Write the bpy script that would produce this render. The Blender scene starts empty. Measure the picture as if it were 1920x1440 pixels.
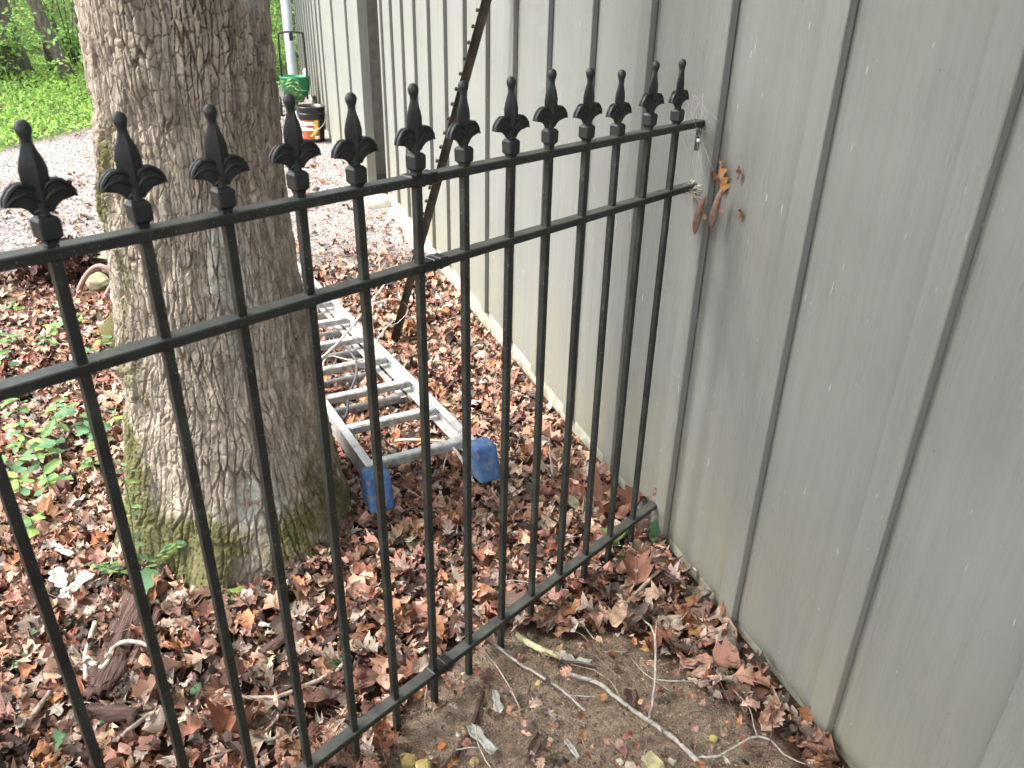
import bpy, bmesh, math, random
import numpy as np
from mathutils import Vector, Matrix

random.seed(7)
RNG = np.random.default_rng(11)
scene = bpy.context.scene
COL = scene.collection

# ------------------------------------------------------------------ camera
cam_data = bpy.data.cameras.new('camera')
cam = bpy.data.objects.new('camera', cam_data)
COL.objects.link(cam)
CAM_H = 1.5175
R2 = Vector((0.94876431, -0.31541338, 0.01899178)); F2 = Vector((0.28904771, 0.84203276, -0.45544731))
F2.normalize(); R2 = (R2 - F2 * R2.dot(F2)).normalized(); U2 = R2.cross(F2).normalized()
cam.matrix_world = Matrix(((R2.x, U2.x, -F2.x, 0), (R2.y, U2.y, -F2.y, 0), (R2.z, U2.z, -F2.z, CAM_H), (0, 0, 0, 1)))
cam_data.sensor_width = 36.0
cam_data.lens = 27.647
cam_data.clip_start = 0.02
cam_data.clip_end = 500
cam_data.dof.use_dof = True
cam_data.dof.focus_distance = 2.3
cam_data.dof.aperture_fstop = 8.0
scene.camera = cam

# ------------------------------------------------------------------ world, sun, exposure
SUN_AZ = math.radians(170)      # direction the light comes from, measured from +x
SUN_EL = math.radians(56)
world = bpy.data.worlds.new('World'); scene.world = world
world.use_nodes = True
wn = world.node_tree
sky = wn.nodes.new('ShaderNodeTexSky'); sky.sky_type = 'NISHITA'; sky.sun_disc = False
sky.sun_elevation = SUN_EL; sky.sun_rotation = math.radians(90) - SUN_AZ
sky.air_density = 1.0; sky.dust_density = 4.0; sky.ozone_density = 1.0
hs = wn.nodes.new('ShaderNodeHueSaturation'); hs.inputs['Saturation'].default_value = 0.22
bg = wn.nodes['Background']
wn.links.new(sky.outputs[0], hs.inputs['Color']); wn.links.new(hs.outputs[0], bg.inputs['Color'])
bg.inputs['Strength'].default_value = 0.15
sun_d = bpy.data.lights.new('sun', 'SUN'); sun_d.energy = 1.3; sun_d.angle = math.radians(15); sun_d.color = (1.0, 0.96, 0.89)
sun = bpy.data.objects.new('sun', sun_d); COL.objects.link(sun)
sv = Vector((math.cos(SUN_EL) * math.cos(SUN_AZ), math.cos(SUN_EL) * math.sin(SUN_AZ), math.sin(SUN_EL)))
sun.rotation_euler = sv.to_track_quat('Z', 'Y').to_euler()
sun.location = sv * 30
scene.view_settings.view_transform = 'Standard'
scene.view_settings.look = 'None'
scene.view_settings.gamma = 1.0
scene.view_settings.use_curve_mapping = False
scene.view_settings.exposure = 2.45
scene.render.engine = 'CYCLES'
scene.cycles.max_bounces = 6
scene.cycles.use_denoising = True

# ------------------------------------------------------------------ helpers
def tag(o, label=None, cat=None, group=None, kind=None):
    if label: o['label'] = label
    if cat: o['category'] = cat
    if group: o['group'] = group
    if kind: o['kind'] = kind
    return o

def link(name, mesh, mat=None, parent=None, loc=None, rot=None, scale=None):
    o = bpy.data.objects.new(name, mesh)
    COL.objects.link(o)
    if mat is not None and mesh is not None and len(mesh.materials) == 0: mesh.materials.append(mat)
    if parent: o.parent = parent
    if loc is not None: o.location = loc
    if rot is not None: o.rotation_euler = rot
    if scale is not None: o.scale = (scale, scale, scale) if isinstance(scale, (int, float)) else scale
    return o

def empty(name, loc=(0, 0, 0), rotz=0):
    o = bpy.data.objects.new(name, None); COL.objects.link(o)
    o.location = loc; o.rotation_euler = (0, 0, rotz); o.empty_display_size = 0.1
    return o

def smooth(me, on=True):
    me.polygons.foreach_set('use_smooth', np.full(len(me.polygons), on)); me.update()

class MB:
    def __init__(s): s.v = []; s.f = []
    def add(s, v, f):
        b = len(s.v); s.v += [tuple(p) for p in v]; s.f += [tuple(b + i for i in q) for q in f]; return s
    def box(s, lo, hi, c=0.0):
        (x0, y0, z0), (x1, y1, z1) = lo, hi
        if c <= 0:
            v = [(x, y, z) for x in (x0, x1) for y in (y0, y1) for z in (z0, z1)]
            return s.add(v, [(0, 1, 3, 2), (4, 6, 7, 5), (0, 4, 5, 1), (2, 3, 7, 6), (0, 2, 6, 4), (1, 5, 7, 3)])
        bm = bmesh.new()
        bmesh.ops.create_cube(bm, size=1.0)
        for p in bm.verts:
            p.co = Vector(((x0 + x1) / 2 + p.co.x * (x1 - x0), (y0 + y1) / 2 + p.co.y * (y1 - y0), (z0 + z1) / 2 + p.co.z * (z1 - z0)))
        bmesh.ops.bevel(bm, geom=list(bm.edges), offset=c, segments=1, affect='EDGES', profile=0.5)
        bm.verts.index_update()
        s.add([p.co[:] for p in bm.verts], [[q.index for q in fc.verts] for fc in bm.faces]); bm.free(); return s
    def tube(s, pts, rad, n=8, cap=True, squash=None):
        pts = [Vector(p) for p in pts]
        if not hasattr(rad, '__len__'): rad = [rad] * len(pts)
        up = Vector((0, 0, 1)); rings = []; prev = None
        for i, p in enumerate(pts):
            t = (pts[min(i + 1, len(pts) - 1)] - pts[max(i - 1, 0)]).normalized()
            if prev is None:
                a = t.cross(up if abs(t.z) < .95 else Vector((1, 0, 0))).normalized()
            else:
                a = (prev - t * prev.dot(t)).normalized()
            prev = a; b = t.cross(a)
            rings.append([p + (a * math.cos(2 * math.pi * k / n) + b * math.sin(2 * math.pi * k / n)) * rad[i] for k in range(n)])
        v = [q for r in rings for q in r]; f = []
        for i in range(len(pts) - 1):
            for k in range(n):
                f.append((i * n + k, i * n + (k + 1) % n, (i + 1) * n + (k + 1) % n, (i + 1) * n + k))
        if cap:
            f.append(tuple(reversed(range(n)))); f.append(tuple((len(pts) - 1) * n + k for k in range(n)))
        return s.add(v, f)
    def lathe(s, prof, n=24, c=(0, 0, 0), sy=1.0):
        v = []; f = []
        for r, z in prof:
            for k in range(n):
                a = 2 * math.pi * k / n
                v.append((c[0] + r * math.cos(a), c[1] + r * sy * math.sin(a), c[2] + z))
        for i in range(len(prof) - 1):
            for k in range(n):
                f.append((i * n + k, i * n + (k + 1) % n, (i + 1) * n + (k + 1) % n, (i + 1) * n + k))
        return s.add(v, f)
    def mesh(s, name, sm=False):
        me = bpy.data.meshes.new(name); me.from_pydata(s.v, [], s.f); me.update()
        if sm: smooth(me)
        return me
    def build(s, name, mat, parent=None, sm=False, **k):
        me = s.mesh(name, sm); return link(name, me, mat, parent, **k)

def np_mesh(name, V, Fq, mat=None, cols=None, sm=False, lv=None):
    """V (n,3), Fq (m,k) arrays -> mesh"""
    me = bpy.data.meshes.new(name)
    V = np.asarray(V, np.float32); Fq = np.asarray(Fq, np.int32)
    k = Fq.shape[1]
    me.vertices.add(len(V)); me.vertices.foreach_set('co', V.ravel())
    me.loops.add(Fq.size); me.loops.foreach_set('vertex_index', Fq.ravel())
    me.polygons.add(len(Fq)); me.polygons.foreach_set('loop_start', np.arange(0, Fq.size, k, dtype=np.int32))
    me.polygons.foreach_set('loop_total', np.full(len(Fq), k, dtype=np.int32))
    me.update(calc_edges=True)
    if cols is not None:
        at = me.color_attributes.new('Col', 'FLOAT_COLOR', 'POINT')
        c4 = np.ones((len(V), 4), np.float32); c4[:, :3] = cols
        at.data.foreach_set('color', c4.ravel())
    if lv is not None:
        la = me.attributes.new('LeafXY', 'FLOAT_VECTOR', 'POINT')
        l3 = np.zeros((len(V), 3), np.float32); l3[:, :2] = lv; la.data.foreach_set('vector', l3.ravel())
    if sm: smooth(me)
    if mat: me.materials.append(mat)
    return me

def curve_pts(pts, n=5, jit=0.0, rng=random):
    """Catmull-Rom through pts"""
    P = [Vector(p) for p in pts]; out = []
    for i in range(len(P) - 1):
        p0 = P[max(i - 1, 0)]; p1 = P[i]; p2 = P[i + 1]; p3 = P[min(i + 2, len(P) - 1)]
        for k in range(n):
            t = k / n
            q = 0.5 * ((2 * p1) + (p2 - p0) * t + (2 * p0 - 5 * p1 + 4 * p2 - p3) * t * t + (3 * p1 - p0 - 3 * p2 + p3) * t ** 3)
            if jit: q = q + Vector((rng.uniform(-jit, jit), rng.uniform(-jit, jit), rng.uniform(-jit, jit)))
            out.append(q)
    out.append(P[-1]); return out

def vnoise(x, y, seed=0):
    """smooth 2D value noise in 0..1, vectorised"""
    xi = np.floor(x).astype(np.int64); yi = np.floor(y).astype(np.int64)
    fx = x - xi; fy = y - yi
    fx = fx * fx * (3 - 2 * fx); fy = fy * fy * (3 - 2 * fy)
    def h(a, b):
        n = (a * 374761393 + b * 668265263 + seed * 974634777) & 0x7fffffff
        n = ((n ^ (n >> 13)) * 1274126177) & 0x7fffffff
        return ((n ^ (n >> 16)) & 0xffff) / 65535.0
    return (h(xi, yi) * (1 - fx) + h(xi + 1, yi) * fx) * (1 - fy) + (h(xi, yi + 1) * (1 - fx) + h(xi + 1, yi + 1) * fx) * fy

def fbm(x, y, seed=0, o=4):
    s = 0; a = 0.5; t = 0
    for k in range(o):
        s = s + a * vnoise(x * 2 ** k, y * 2 ** k, seed + k); t += a; a *= 0.5
    return s / t

def cellular(x, y, seed=0, pw=2.0):
    xi = np.floor(x).astype(np.int64); yi = np.floor(y).astype(np.int64)
    d1 = np.full(x.shape, 9.0); d2 = np.full(x.shape, 9.0); idc = np.zeros(x.shape)
    def h(a, b, s):
        n = (a * 374761393 + b * 668265263 + (seed + s) * 974634777) & 0x7fffffff
        n = ((n ^ (n >> 13)) * 1274126177) & 0x7fffffff
        return ((n ^ (n >> 16)) & 0xffff) / 65535.0
    for dx in (-1, 0, 1):
        for dy in (-1, 0, 1):
            a = xi + dx; b = yi + dy
            px = a + 0.1 + 0.8 * h(a, b, 1); py = b + 0.1 + 0.8 * h(a, b, 2); r = h(a, b, 3)
            d = (np.abs(x - px) ** pw + np.abs(y - py) ** pw) ** (1 / pw)
            near = d < d1
            d2 = np.where(near, d1, np.minimum(d2, d)); idc = np.where(near, r, idc); d1 = np.where(near, d, d1)
    return d1, d2, idc

def sstep(a, b, x):
    t = np.clip((x - a) / (b - a), 0, 1); return t * t * (3 - 2 * t)

# ------------------------------------------------------------------ material helpers
def mk(name, rough=0.6, spec=0.35):
    m = bpy.data.materials.new(name); m.use_nodes = True
    nt = m.node_tree; b = nt.nodes['Principled BSDF']
    b.inputs['Roughness'].default_value = rough
    b.inputs['Specular IOR Level'].default_value = spec
    return m, nt, b
def N(nt, t, **kw):
    n = nt.nodes.new(t)
    for k, v in kw.items(): setattr(n, k, v)
    return n
def setin(nt, sock, v):
    if hasattr(v, 'is_output'): nt.links.new(v, sock)
    else: sock.default_value = v
def coords(nt, scale=(1, 1, 1), rnd=False, kind='Object'):
    tc = N(nt, 'ShaderNodeTexCoord'); out = tc.outputs[kind]
    if rnd:
        oi = N(nt, 'ShaderNodeObjectInfo')
        ml = N(nt, 'ShaderNodeMath', operation='MULTIPLY'); nt.links.new(oi.outputs['Random'], ml.inputs[0]); ml.inputs[1].default_value = 37.0
        ad = N(nt, 'ShaderNodeVectorMath', operation='ADD'); nt.links.new(out, ad.inputs[0]); nt.links.new(ml.outputs[0], ad.inputs[1]); out = ad.outputs[0]
    mp = N(nt, 'ShaderNodeMapping'); mp.inputs['Scale'].default_value = scale
    nt.links.new(out, mp.inputs['Vector']); return mp.outputs[0]
def noise(nt, vec, scale, detail=4, rough=0.55, dist=0.0):
    n = N(nt, 'ShaderNodeTexNoise'); nt.links.new(vec, n.inputs['Vector'])
    n.inputs['Scale'].default_value = scale; n.inputs['Detail'].default_value = detail; n.inputs['Roughness'].default_value = rough
    n.inputs['Distortion'].default_value = dist
    return n.outputs['Fac']
def ramp(nt, fac, stops):
    r = N(nt, 'ShaderNodeValToRGB'); nt.links.new(fac, r.inputs['Fac'])
    e = r.color_ramp.elements
    while len(e) < len(stops): e.new(0.5)
    for i, (p, c) in enumerate(stops):
        e[i].position = p; e[i].color = (c, c, c, 1) if isinstance(c, (int, float)) else (*c, 1)
    return r.outputs['Color']
def mix(nt, fac, a, b, mode='MIX'):
    n = N(nt, 'ShaderNodeMix', data_type='RGBA', blend_type=mode)
    setin(nt, n.inputs[0], fac)
    for i, v in ((6, a), (7, b)):
        setin(nt, n.inputs[i], (*v, 1) if isinstance(v, tuple) and len(v) == 3 else v)
    return n.outputs[2]
def bump(nt, b, h, strength=0.5, dist=0.01, prev=None):
    n = N(nt, 'ShaderNodeBump'); nt.links.new(h, n.inputs['Height'])
    n.inputs['Strength'].default_value = strength; n.inputs['Distance'].default_value = dist
    if prev is not None: nt.links.new(prev, n.inputs['Normal'])
    nt.links.new(n.outputs[0], b.inputs['Normal']); return n.outputs[0]
def attr(nt, name='Col'):
    a = N(nt, 'ShaderNodeAttribute'); a.attribute_name = name; return a
def simple(name, c0, c1, scale=8, rough=0.6, spec=0.35, stretch=(1, 1, 1), bstr=0.3, bscale=None, bdist=0.004, metal=0.0, lo=.35, hi=.65, rnd=True):
    m, nt, b = mk(name, rough, spec)
    v = coords(nt, stretch, rnd)
    nt.links.new(ramp(nt, noise(nt, v, scale, 5), [(lo, c0), (hi, c1)]), b.inputs['Base Color'])
    b.inputs['Metallic'].default_value = metal
    if bstr: bump(nt, b, noise(nt, v, bscale or scale * 4, 4), bstr, bdist)
    return m
def colored(name, rough=0.75, spec=0.2, nscale=60, var=0.35, trans=0.0, bstr=0.3):
    """colour comes from the thing's own 'Col' attribute, broken up with noise"""
    m, nt, b = mk(name, rough, spec)
    v = coords(nt)
    a = attr(nt)
    k_ = 1.0 + 1.2 * trans      # thin leaves both reflect and pass light
    f = ramp(nt, noise(nt, v, nscale, 4), [(.3, (1 - var) * k_), (.7, (1 + var * .6) * k_)])
    c = mix(nt, 1.0, a.outputs['Color'], f, 'MULTIPLY')
    nt.links.new(c, b.inputs['Base Color'])
    if bstr: bump(nt, b, noise(nt, v, nscale * 2.5, 3), bstr, 0.003)
    if trans:
        tr = N(nt, 'ShaderNodeBsdfTranslucent'); nt.links.new(c, tr.inputs['Color'])
        ms = N(nt, 'ShaderNodeMixShader'); ms.inputs[0].default_value = trans
        out = nt.nodes['Material Output']
        nt.links.new(b.outputs[0], ms.inputs[1]); nt.links.new(tr.outputs[0], ms.inputs[2]); nt.links.new(ms.outputs[0], out.inputs['Surface'])
    return m

# ------------------------------------------------------------------ materials
def wall_paint():
    m, nt, b = mk('wall_paint', 0.62, 0.35)
    v = coords(nt, (1, 1, 1), True)
    tc = N(nt, 'ShaderNodeTexCoord')
    geo = N(nt, 'ShaderNodeNewGeometry')
    blot = noise(nt, v, 2.2, 4)
    mp = N(nt, 'ShaderNodeMapping'); mp.inputs['Scale'].default_value = (22, 22, 0.9); nt.links.new(v, mp.inputs['Vector'])
    streak = noise(nt, mp.outputs[0], 1.0, 5, .6)
    base = ramp(nt, blot, [(.3, (.160, .164, .153)), (.7, (.190, .193, .180))])
    base = mix(nt, 0.3, base, ramp(nt, streak, [(.35, (.146, .149, .139)), (.65, (.203, .204, .190))]))
    # splash and algae stains climbing from the ground
    sx = N(nt, 'ShaderNodeSeparateXYZ'); nt.links.new(geo.outputs['Position'], sx.inputs[0])
    mr = N(nt, 'ShaderNodeMapRange'); mr.inputs['From Min'].default_value = 0.55; mr.inputs['From Max'].default_value = -0.05
    nt.links.new(sx.outputs['Z'], mr.inputs['Value'])
    st = N(nt, 'ShaderNodeMath', operation='MULTIPLY'); nt.links.new(mr.outputs[0], st.inputs[0]); nt.links.new(ramp(nt, noise(nt, v, 5, 4), [(.35, .15), (.7, .7)]), st.inputs[1])
    base = mix(nt, st.outputs[0], base, (.235, .215, .13))
    # pale flecks and scratches
    mf = N(nt, 'ShaderNodeMapping'); mf.inputs['Scale'].default_value = (150, 150, 24); mf.inputs['Rotation'].default_value = (0.04, 0, 0); nt.links.new(v, mf.inputs['Vector'])
    fl = ramp(nt, noise(nt, mf.outputs[0], 1.0, 1.5, .4), [(.765, 0.0), (.80, .9)])
    base = mix(nt, fl, base, (.40, .40, .37))
    sp = N(nt, 'ShaderNodeTexVoronoi'); sp.inputs['Scale'].default_value = 26; nt.links.new(v, sp.inputs['Vector'])
    spm = ramp(nt, sp.outputs['Distance'], [(.035, 1.0), (.06, 0.0)])
    base = mix(nt, mix(nt, 1.0, spm, ramp(nt, noise(nt, v, 9, 1), [(.52, 0.0), (.56, .8)]), 'MULTIPLY'), base, (.09, .085, .075))
    nt.links.new(base, b.inputs['Base Color'])
    mg = N(nt, 'ShaderNodeMapping'); mg.inputs['Scale'].default_value = (95, 95, 3.2); nt.links.new(v, mg.inputs['Vector'])
    grain = noise(nt, mg.outputs[0], 1.0, 5, .6, 0.6)
    p = bump(nt, b, grain, 0.6, 0.005)
    mg2 = N(nt, 'ShaderNodeMapping'); mg2.inputs['Scale'].default_value = (150, 150, 30); nt.links.new(v, mg2.inputs['Vector'])
    rg = mix(nt, 1.0, noise(nt, mg2.outputs[0], 1.0, 3), ramp(nt, noise(nt, v, 3.0, 2), [(.45, .05), (.6, 1.0)]), 'MULTIPLY')
    bump(nt, b, rg, 0.7, 0.004, p)
    return m
M_WALL = wall_paint()
M_FOUND = simple('weathered_concrete', (.27, .26, .20), (.42, .41, .34), 14, .9, .2, bstr=.6, bscale=50, bdist=.006)
M_CONC = simple('pale_concrete', (.36, .35, .31), (.52, .50, .45), 12, .9, .2, bstr=.6, bscale=60)

def fence_paint():
    m, nt, b = mk('fence_black_paint', 0.42, 0.45)
    v = coords(nt, (1, 1, 1), True)
    n1 = noise(nt, v, 14, 5); n2 = noise(nt, v, 160, 3)
    c = ramp(nt, n1, [(.36, (.010, .011, .0105)), (.58, (.018, .021, .017)), (.78, (.044, .048, .034))])
    c = mix(nt, ramp(nt, noise(nt, v, 55, 4, .7), [(.58, 0.0), (.72, .6)]), c, (.072, .074, .052))
    c = mix(nt, ramp(nt, noise(nt, v, 330, 1), [(.735, 0.0), (.765, .8)]), c, (.40, .40, .37))
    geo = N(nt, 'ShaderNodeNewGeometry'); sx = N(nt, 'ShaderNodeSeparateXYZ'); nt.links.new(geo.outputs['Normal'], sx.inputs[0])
    dust_sky = mix(nt, 1.0, ramp(nt, sx.outputs['Z'], [(.55, 0.0), (.9, 1.0)]), ramp(nt, noise(nt, v, 35, 5, .65), [(.35, .25), (.65, .9)]), 'MULTIPLY')  # up-facing faces greyed: settled dust plus sky reflection put into the colour
    c = mix(nt, dust_sky, c, (.075, .078, .066))
    nt.links.new(c, b.inputs['Base Color'])
    nt.links.new(ramp(nt, n1, [(.3, .34), (.7, .6)]), b.inputs['Roughness'])
    bump(nt, b, n2, 0.25, 0.0015)
    return m
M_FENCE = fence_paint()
M_FINIAL = simple('cast_finial_paint', (.011, .0125, .0125), (.021, .024, .024), 30, .5, .4, bstr=.35, bscale=220, bdist=.0015)
M_SLEEVE = simple('shiny_black_tape', (.004, .004, .0045), (.010, .010, .011), 30, .28, .5, bstr=.4, bscale=60, bdist=.003)
M_RUST = simple('rusty_bracket', (.10, .035, .018), (.28, .22, .19), 60, .8, .3, bstr=.4)
def leaf_mat(name, rough, spec, nscale, var, trans, vein):
    m, nt, b = mk(name, rough, spec)
    v = coords(nt, (1, 1, 1), True); a = attr(nt); l = attr(nt, 'LeafXY')
    sx = N(nt, 'ShaderNodeSeparateXYZ'); nt.links.new(l.outputs['Vector'], sx.inputs[0])
    def mth(op, p, q=None):
        n = N(nt, 'ShaderNodeMath', operation=op); setin(nt, n.inputs[0], p)
        if q is not None: setin(nt, n.inputs[1], q)
        return n.outputs[0]
    ax_ = mth('ABSOLUTE', sx.outputs['X'])
    w = mth('SUBTRACT', sx.outputs['Y'], mth('MULTIPLY', ax_, 0.95))
    side = ramp(nt, mth('ABSOLUTE', mth('SINE', mth('MULTIPLY', w, 34.0))), [(.0, 1.0), (.22, .0)])
    rib = ramp(nt, ax_, [(.008, 1.0), (.022, .0)])
    vn = mix(nt, 1.0, side, rib, 'LIGHTEN')
    k_ = 1.0 + 1.2 * trans
    f = mix(nt, 1.0, ramp(nt, noise(nt, v, nscale, 5, .6), [(.3, (1 - var) * k_), (.7, (1 + var * .6) * k_)]), ramp(nt, noise(nt, v, nscale * 5, 3), [(.3, .82), (.7, 1.14)]), 'MULTIPLY')
    c = mix(nt, 1.0, a.outputs['Color'], f, 'MULTIPLY')
    c = mix(nt, mth('MULTIPLY', vn, vein), c, mix(nt, 1.0, c, (.58, .52, .46), 'MULTIPLY') if not trans else mix(nt, 1.0, c, (1.35, 1.25, 1.3), 'MULTIPLY'))
    nt.links.new(c, b.inputs['Base Color'])
    p = bump(nt, b, noise(nt, v, nscale * 3, 4), .5, .003)
    bump(nt, b, vn, .6, .0012, p)
    if trans:
        tr_ = N(nt, 'ShaderNodeBsdfTranslucent'); nt.links.new(c, tr_.inputs['Color'])
        ms = N(nt, 'ShaderNodeMixShader'); ms.inputs[0].default_value = trans
        nt.links.new(b.outputs[0], ms.inputs[1]); nt.links.new(tr_.outputs[0], ms.inputs[2]); nt.links.new(ms.outputs[0], nt.nodes['Material Output'].inputs['Surface'])
    return m
M_LEAF = leaf_mat('dry_leaf', .7, .28, 45, .36, 0.0, .55)
M_GREEN = leaf_mat('green_leaf', .5, .35, 40, .28, .30, .6)
M_WOODGREEN = colored('woodland_leaf', .55, .3, 3, .3, .5, 0)
M_STONE = colored('stones', .85, .2, 50, .3, 0, .5)
M_TWIG = colored('twig_bark', .85, .15, 90, .4, 0, .6)
def mitt_mat():
    m, nt, b = mk('scuffed_blue_rubber', .78, .3)
    v = coords(nt, (1, 1, 1), True)
    c = ramp(nt, noise(nt, v, 22, 5), [(.35, (.045, .10, .24)), (.65, (.085, .175, .37))])
    c = mix(nt, ramp(nt, noise(nt, v, 38, 5, .7), [(.50, 0.0), (.62, .8)]), c, (.22, .205, .185))
    nt.links.new(c, b.inputs['Base Color']); bump(nt, b, noise(nt, v, 120, 4), .5, .002); return m
def alu():
    m, nt, b = mk('weathered_aluminium', 0.45, 0.5)
    v = coords(nt, (1, 1, 1), True)
    mp = N(nt, 'ShaderNodeMapping'); mp.inputs['Scale'].default_value = (60, 6, 60); nt.links.new(v, mp.inputs['Vector'])
    c = ramp(nt, noise(nt, mp.outputs[0], 1, 5), [(.3, (.36, .365, .36)), (.7, (.56, .565, .56))])
    c = mix(nt, ramp(nt, noise(nt, v, 40, 5), [(.50, 0.0), (.68, .75)]), c, (.17, .15, .125))
    nt.links.new(c, b.inputs['Base Color']); b.inputs['Metallic'].default_value = 0.45
    bump(nt, b, noise(nt, v, 120, 3), .2, .001); return m
M_ALU = alu()
M_MITT = mitt_mat()
M_POST = simple('rusty_green_steel', (.024, .025, .018), (.085, .066, .045), 14, .7, .35, bstr=.4, bscale=70)
M_BLACKPL = simple('black_plastic', (.008, .008, .009), (.015, .015, .016), 12, .35, .45, bstr=.05)
M_ORANGE = simple('orange_label', (.26, .065, .028), (.33, .09, .035), 10, .5, .4, bstr=0)
M_WHITEPL = simple('white_plastic', (.68, .68, .66), (.80, .80, .78), 10, .45, .4, bstr=0)
M_YELLOW = simple('yellow_print', (.62, .50, .09), (.72, .60, .14), 14, .5, .4, bstr=0)
M_BLUEINK = simple('blue_print', (.05, .07, .24), (.07, .10, .30), 14, .5, .4, bstr=0)
M_GREENPL = simple('green_plastic', (.008, .10, .045), (.012, .15, .065), 8, .4, .45, bstr=.05)
M_PIPE = simple('downspout_paint', (.44, .50, .54), (.55, .60, .63), 8, .5, .4, bstr=.1)
M_HOSE = simple('brown_pipe', (.20, .12, .105), (.30, .19, .165), 20, .6, .35, bstr=.2)
M_BLACKMETAL = simple('black_handle', (.010, .010, .010), (.02, .02, .02), 20, .4, .45, bstr=.05)
M_ROOF = simple('roof_shingle', (.05, .05, .05), (.10, .10, .095), 20, .9, .2, bstr=.5)
M_WEB = simple('dusty_cobweb', (.50, .48, .42), (.66, .64, .58), 60, .9, .1, bstr=0)
M_BARKSLAB = simple('dark_bark', (.055, .032, .028), (.13, .082, .068), 12, .9, .15, stretch=(6, 1, 6), bstr=1.0, bscale=22, bdist=.01)
M_PALEBARK = simple('bleached_bark', (.30, .285, .25), (.50, .485, .45), 30, .9, .15, bstr=.9, bscale=60, bdist=.006)
M_FORBARK = simple('forest_bark', (.085, .072, .06), (.22, .19, .16), 6, .95, .1, stretch=(6, 6, 1), bstr=1.0, bscale=10, bdist=.03)
M_CORD = simple('grey_cord', (.07, .08, .09), (.11, .12, .13), 20, .5, .4, bstr=0)
M_MOSS = colored('moss', .95, .05, 150, .4, 0, .8)

# ------------------------------------------------------------------ the ground
WX, WY0, SW = 1.0809, 0.9257, 0.38374
TREE = (-0.13, 2.25)
DIRT = [(0.102, 1.169), (0.221, 1.347), (0.319, 1.424), (0.476, 1.485), (0.629, 1.41), (0.78, 1.41), (0.87, 1.30), (0.91, 1.18), (0.965, 1.076), (1.0, 0.94), (1.01, 0.80), (0.9, 0.2), (0.1, 0.2), (-0.05, 0.9)]
def in_poly(x, y, poly):
    inside = np.zeros(np.shape(x), bool); j = len(poly) - 1
    for i in range(len(poly)):
        xi, yi = poly[i]; xj, yj = poly[j]
        c = ((yi > y) != (yj > y)) & (x < (xj - xi) * (y - yi) / (yj - yi + 1e-12) + xi)
        inside ^= c; j = i
    return inside
def ground_z(x, y):
    x = np.asarray(x, float); y = np.asarray(y, float)
    z = -0.025 - 0.03 * (np.clip(y, 1.2, 5.2) - 1.2)
    near = sstep(12, 7, np.hypot(x, y))
    z = z + near * ((fbm(x * 2.3 + 7, y * 2.3 + 3, 5, 3) - .5) * 0.05)
    z = z + 0.05 * np.exp(-(((x - TREE[0]) ** 2 + (y - TREE[1]) ** 2) / 0.55 ** 2))
    d = np.hypot(x, y)
    z = z + np.clip(d - 17, 0, 80) * 0.13 * sstep(17, 26, d) * sstep(4, 9, y)
    z = z + sstep(10, 20, d) * (fbm(x * .25, y * .25, 9, 3) - .5) * 0.5
    return z
def gz(x, y): return float(ground_z(np.array([x]), np.array([y]))[0])
def grass_side(x, y): return -1.34 * (x + 2.36) + .76 * (y - 9.56)
def gravel_mask(x, y):
    w = (fbm(x * 1.3, y * 1.3, 21, 3) - .5) * 1.6
    return sstep(4.5, 5.9, y + w * .6 + 0.25 * x) * sstep(.35, -.35, grass_side(x, y) / 1.54 + w * .35) * sstep(15.5, 14.5, y)
def zone_cols(x, y):
    x = np.asarray(x); y = np.asarray(y)
    c = np.tile(np.array([.105, .062, .042]), (len(x), 1))           # soil and old litter
    n = fbm(x * 3, y * 3, 31, 4)[:, None]
    c = c * (0.7 + .6 * n)
    dp = in_poly(x, y, DIRT)[:, None]
    c = np.where(dp, np.array([.31, .232, .172]) * (.8 + .4 * n), c)
    g = gravel_mask(x, y)[:, None]
    c = c * (1 - g) + np.array([.27, .245, .235]) * (.8 + .4 * n) * g
    gr = (sstep(-.2, .5, grass_side(x, y)) * sstep(6, 8, y))[:, None]
    d = np.hypot(x, y)[:, None]
    gc = np.array([.050, .085, .026]) * (.6 + .8 * n)
    c = c * (1 - gr) + gc * gr
    far = sstep(19, 26, d)
    c = c * (1 - far) + np.array([.13, .10, .06]) * (.6 + .8 * n) * far
    return c
def axis(lo, hi, breaks):
    out = [lo]; v = lo
    while v < hi:
        st = breaks(v); v = min(v + st, hi); out.append(v)
    return np.array(out)
gx = axis(-90, 90, lambda v: .03 if -1.6 <= v <= 1.3 else (.12 if -6 <= v <= 3 else (.6 if -14 <= v <= 12 else 5)))
gy = axis(-60, 110, lambda v: .03 if .3 <= v <= 3.5 else (.07 if -1 <= v <= 7 else (.16 if -2 <= v <= 17 else (.7 if -6 <= v <= 32 else 5))))
GX, GY = np.meshgrid(gx, gy, indexing='ij')
gV = np.stack([GX.ravel(), GY.ravel(), ground_z(GX.ravel(), GY.ravel())], 1)
nx_, ny_ = len(gx), len(gy)
ii, jj = np.meshgrid(np.arange(nx_ - 1), np.arange(ny_ - 1), indexing='ij')
b0 = (ii * ny_ + jj).ravel()
gF = np.stack([b0, b0 + ny_, b0 + ny_ + 1, b0 + 1], 1)
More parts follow.
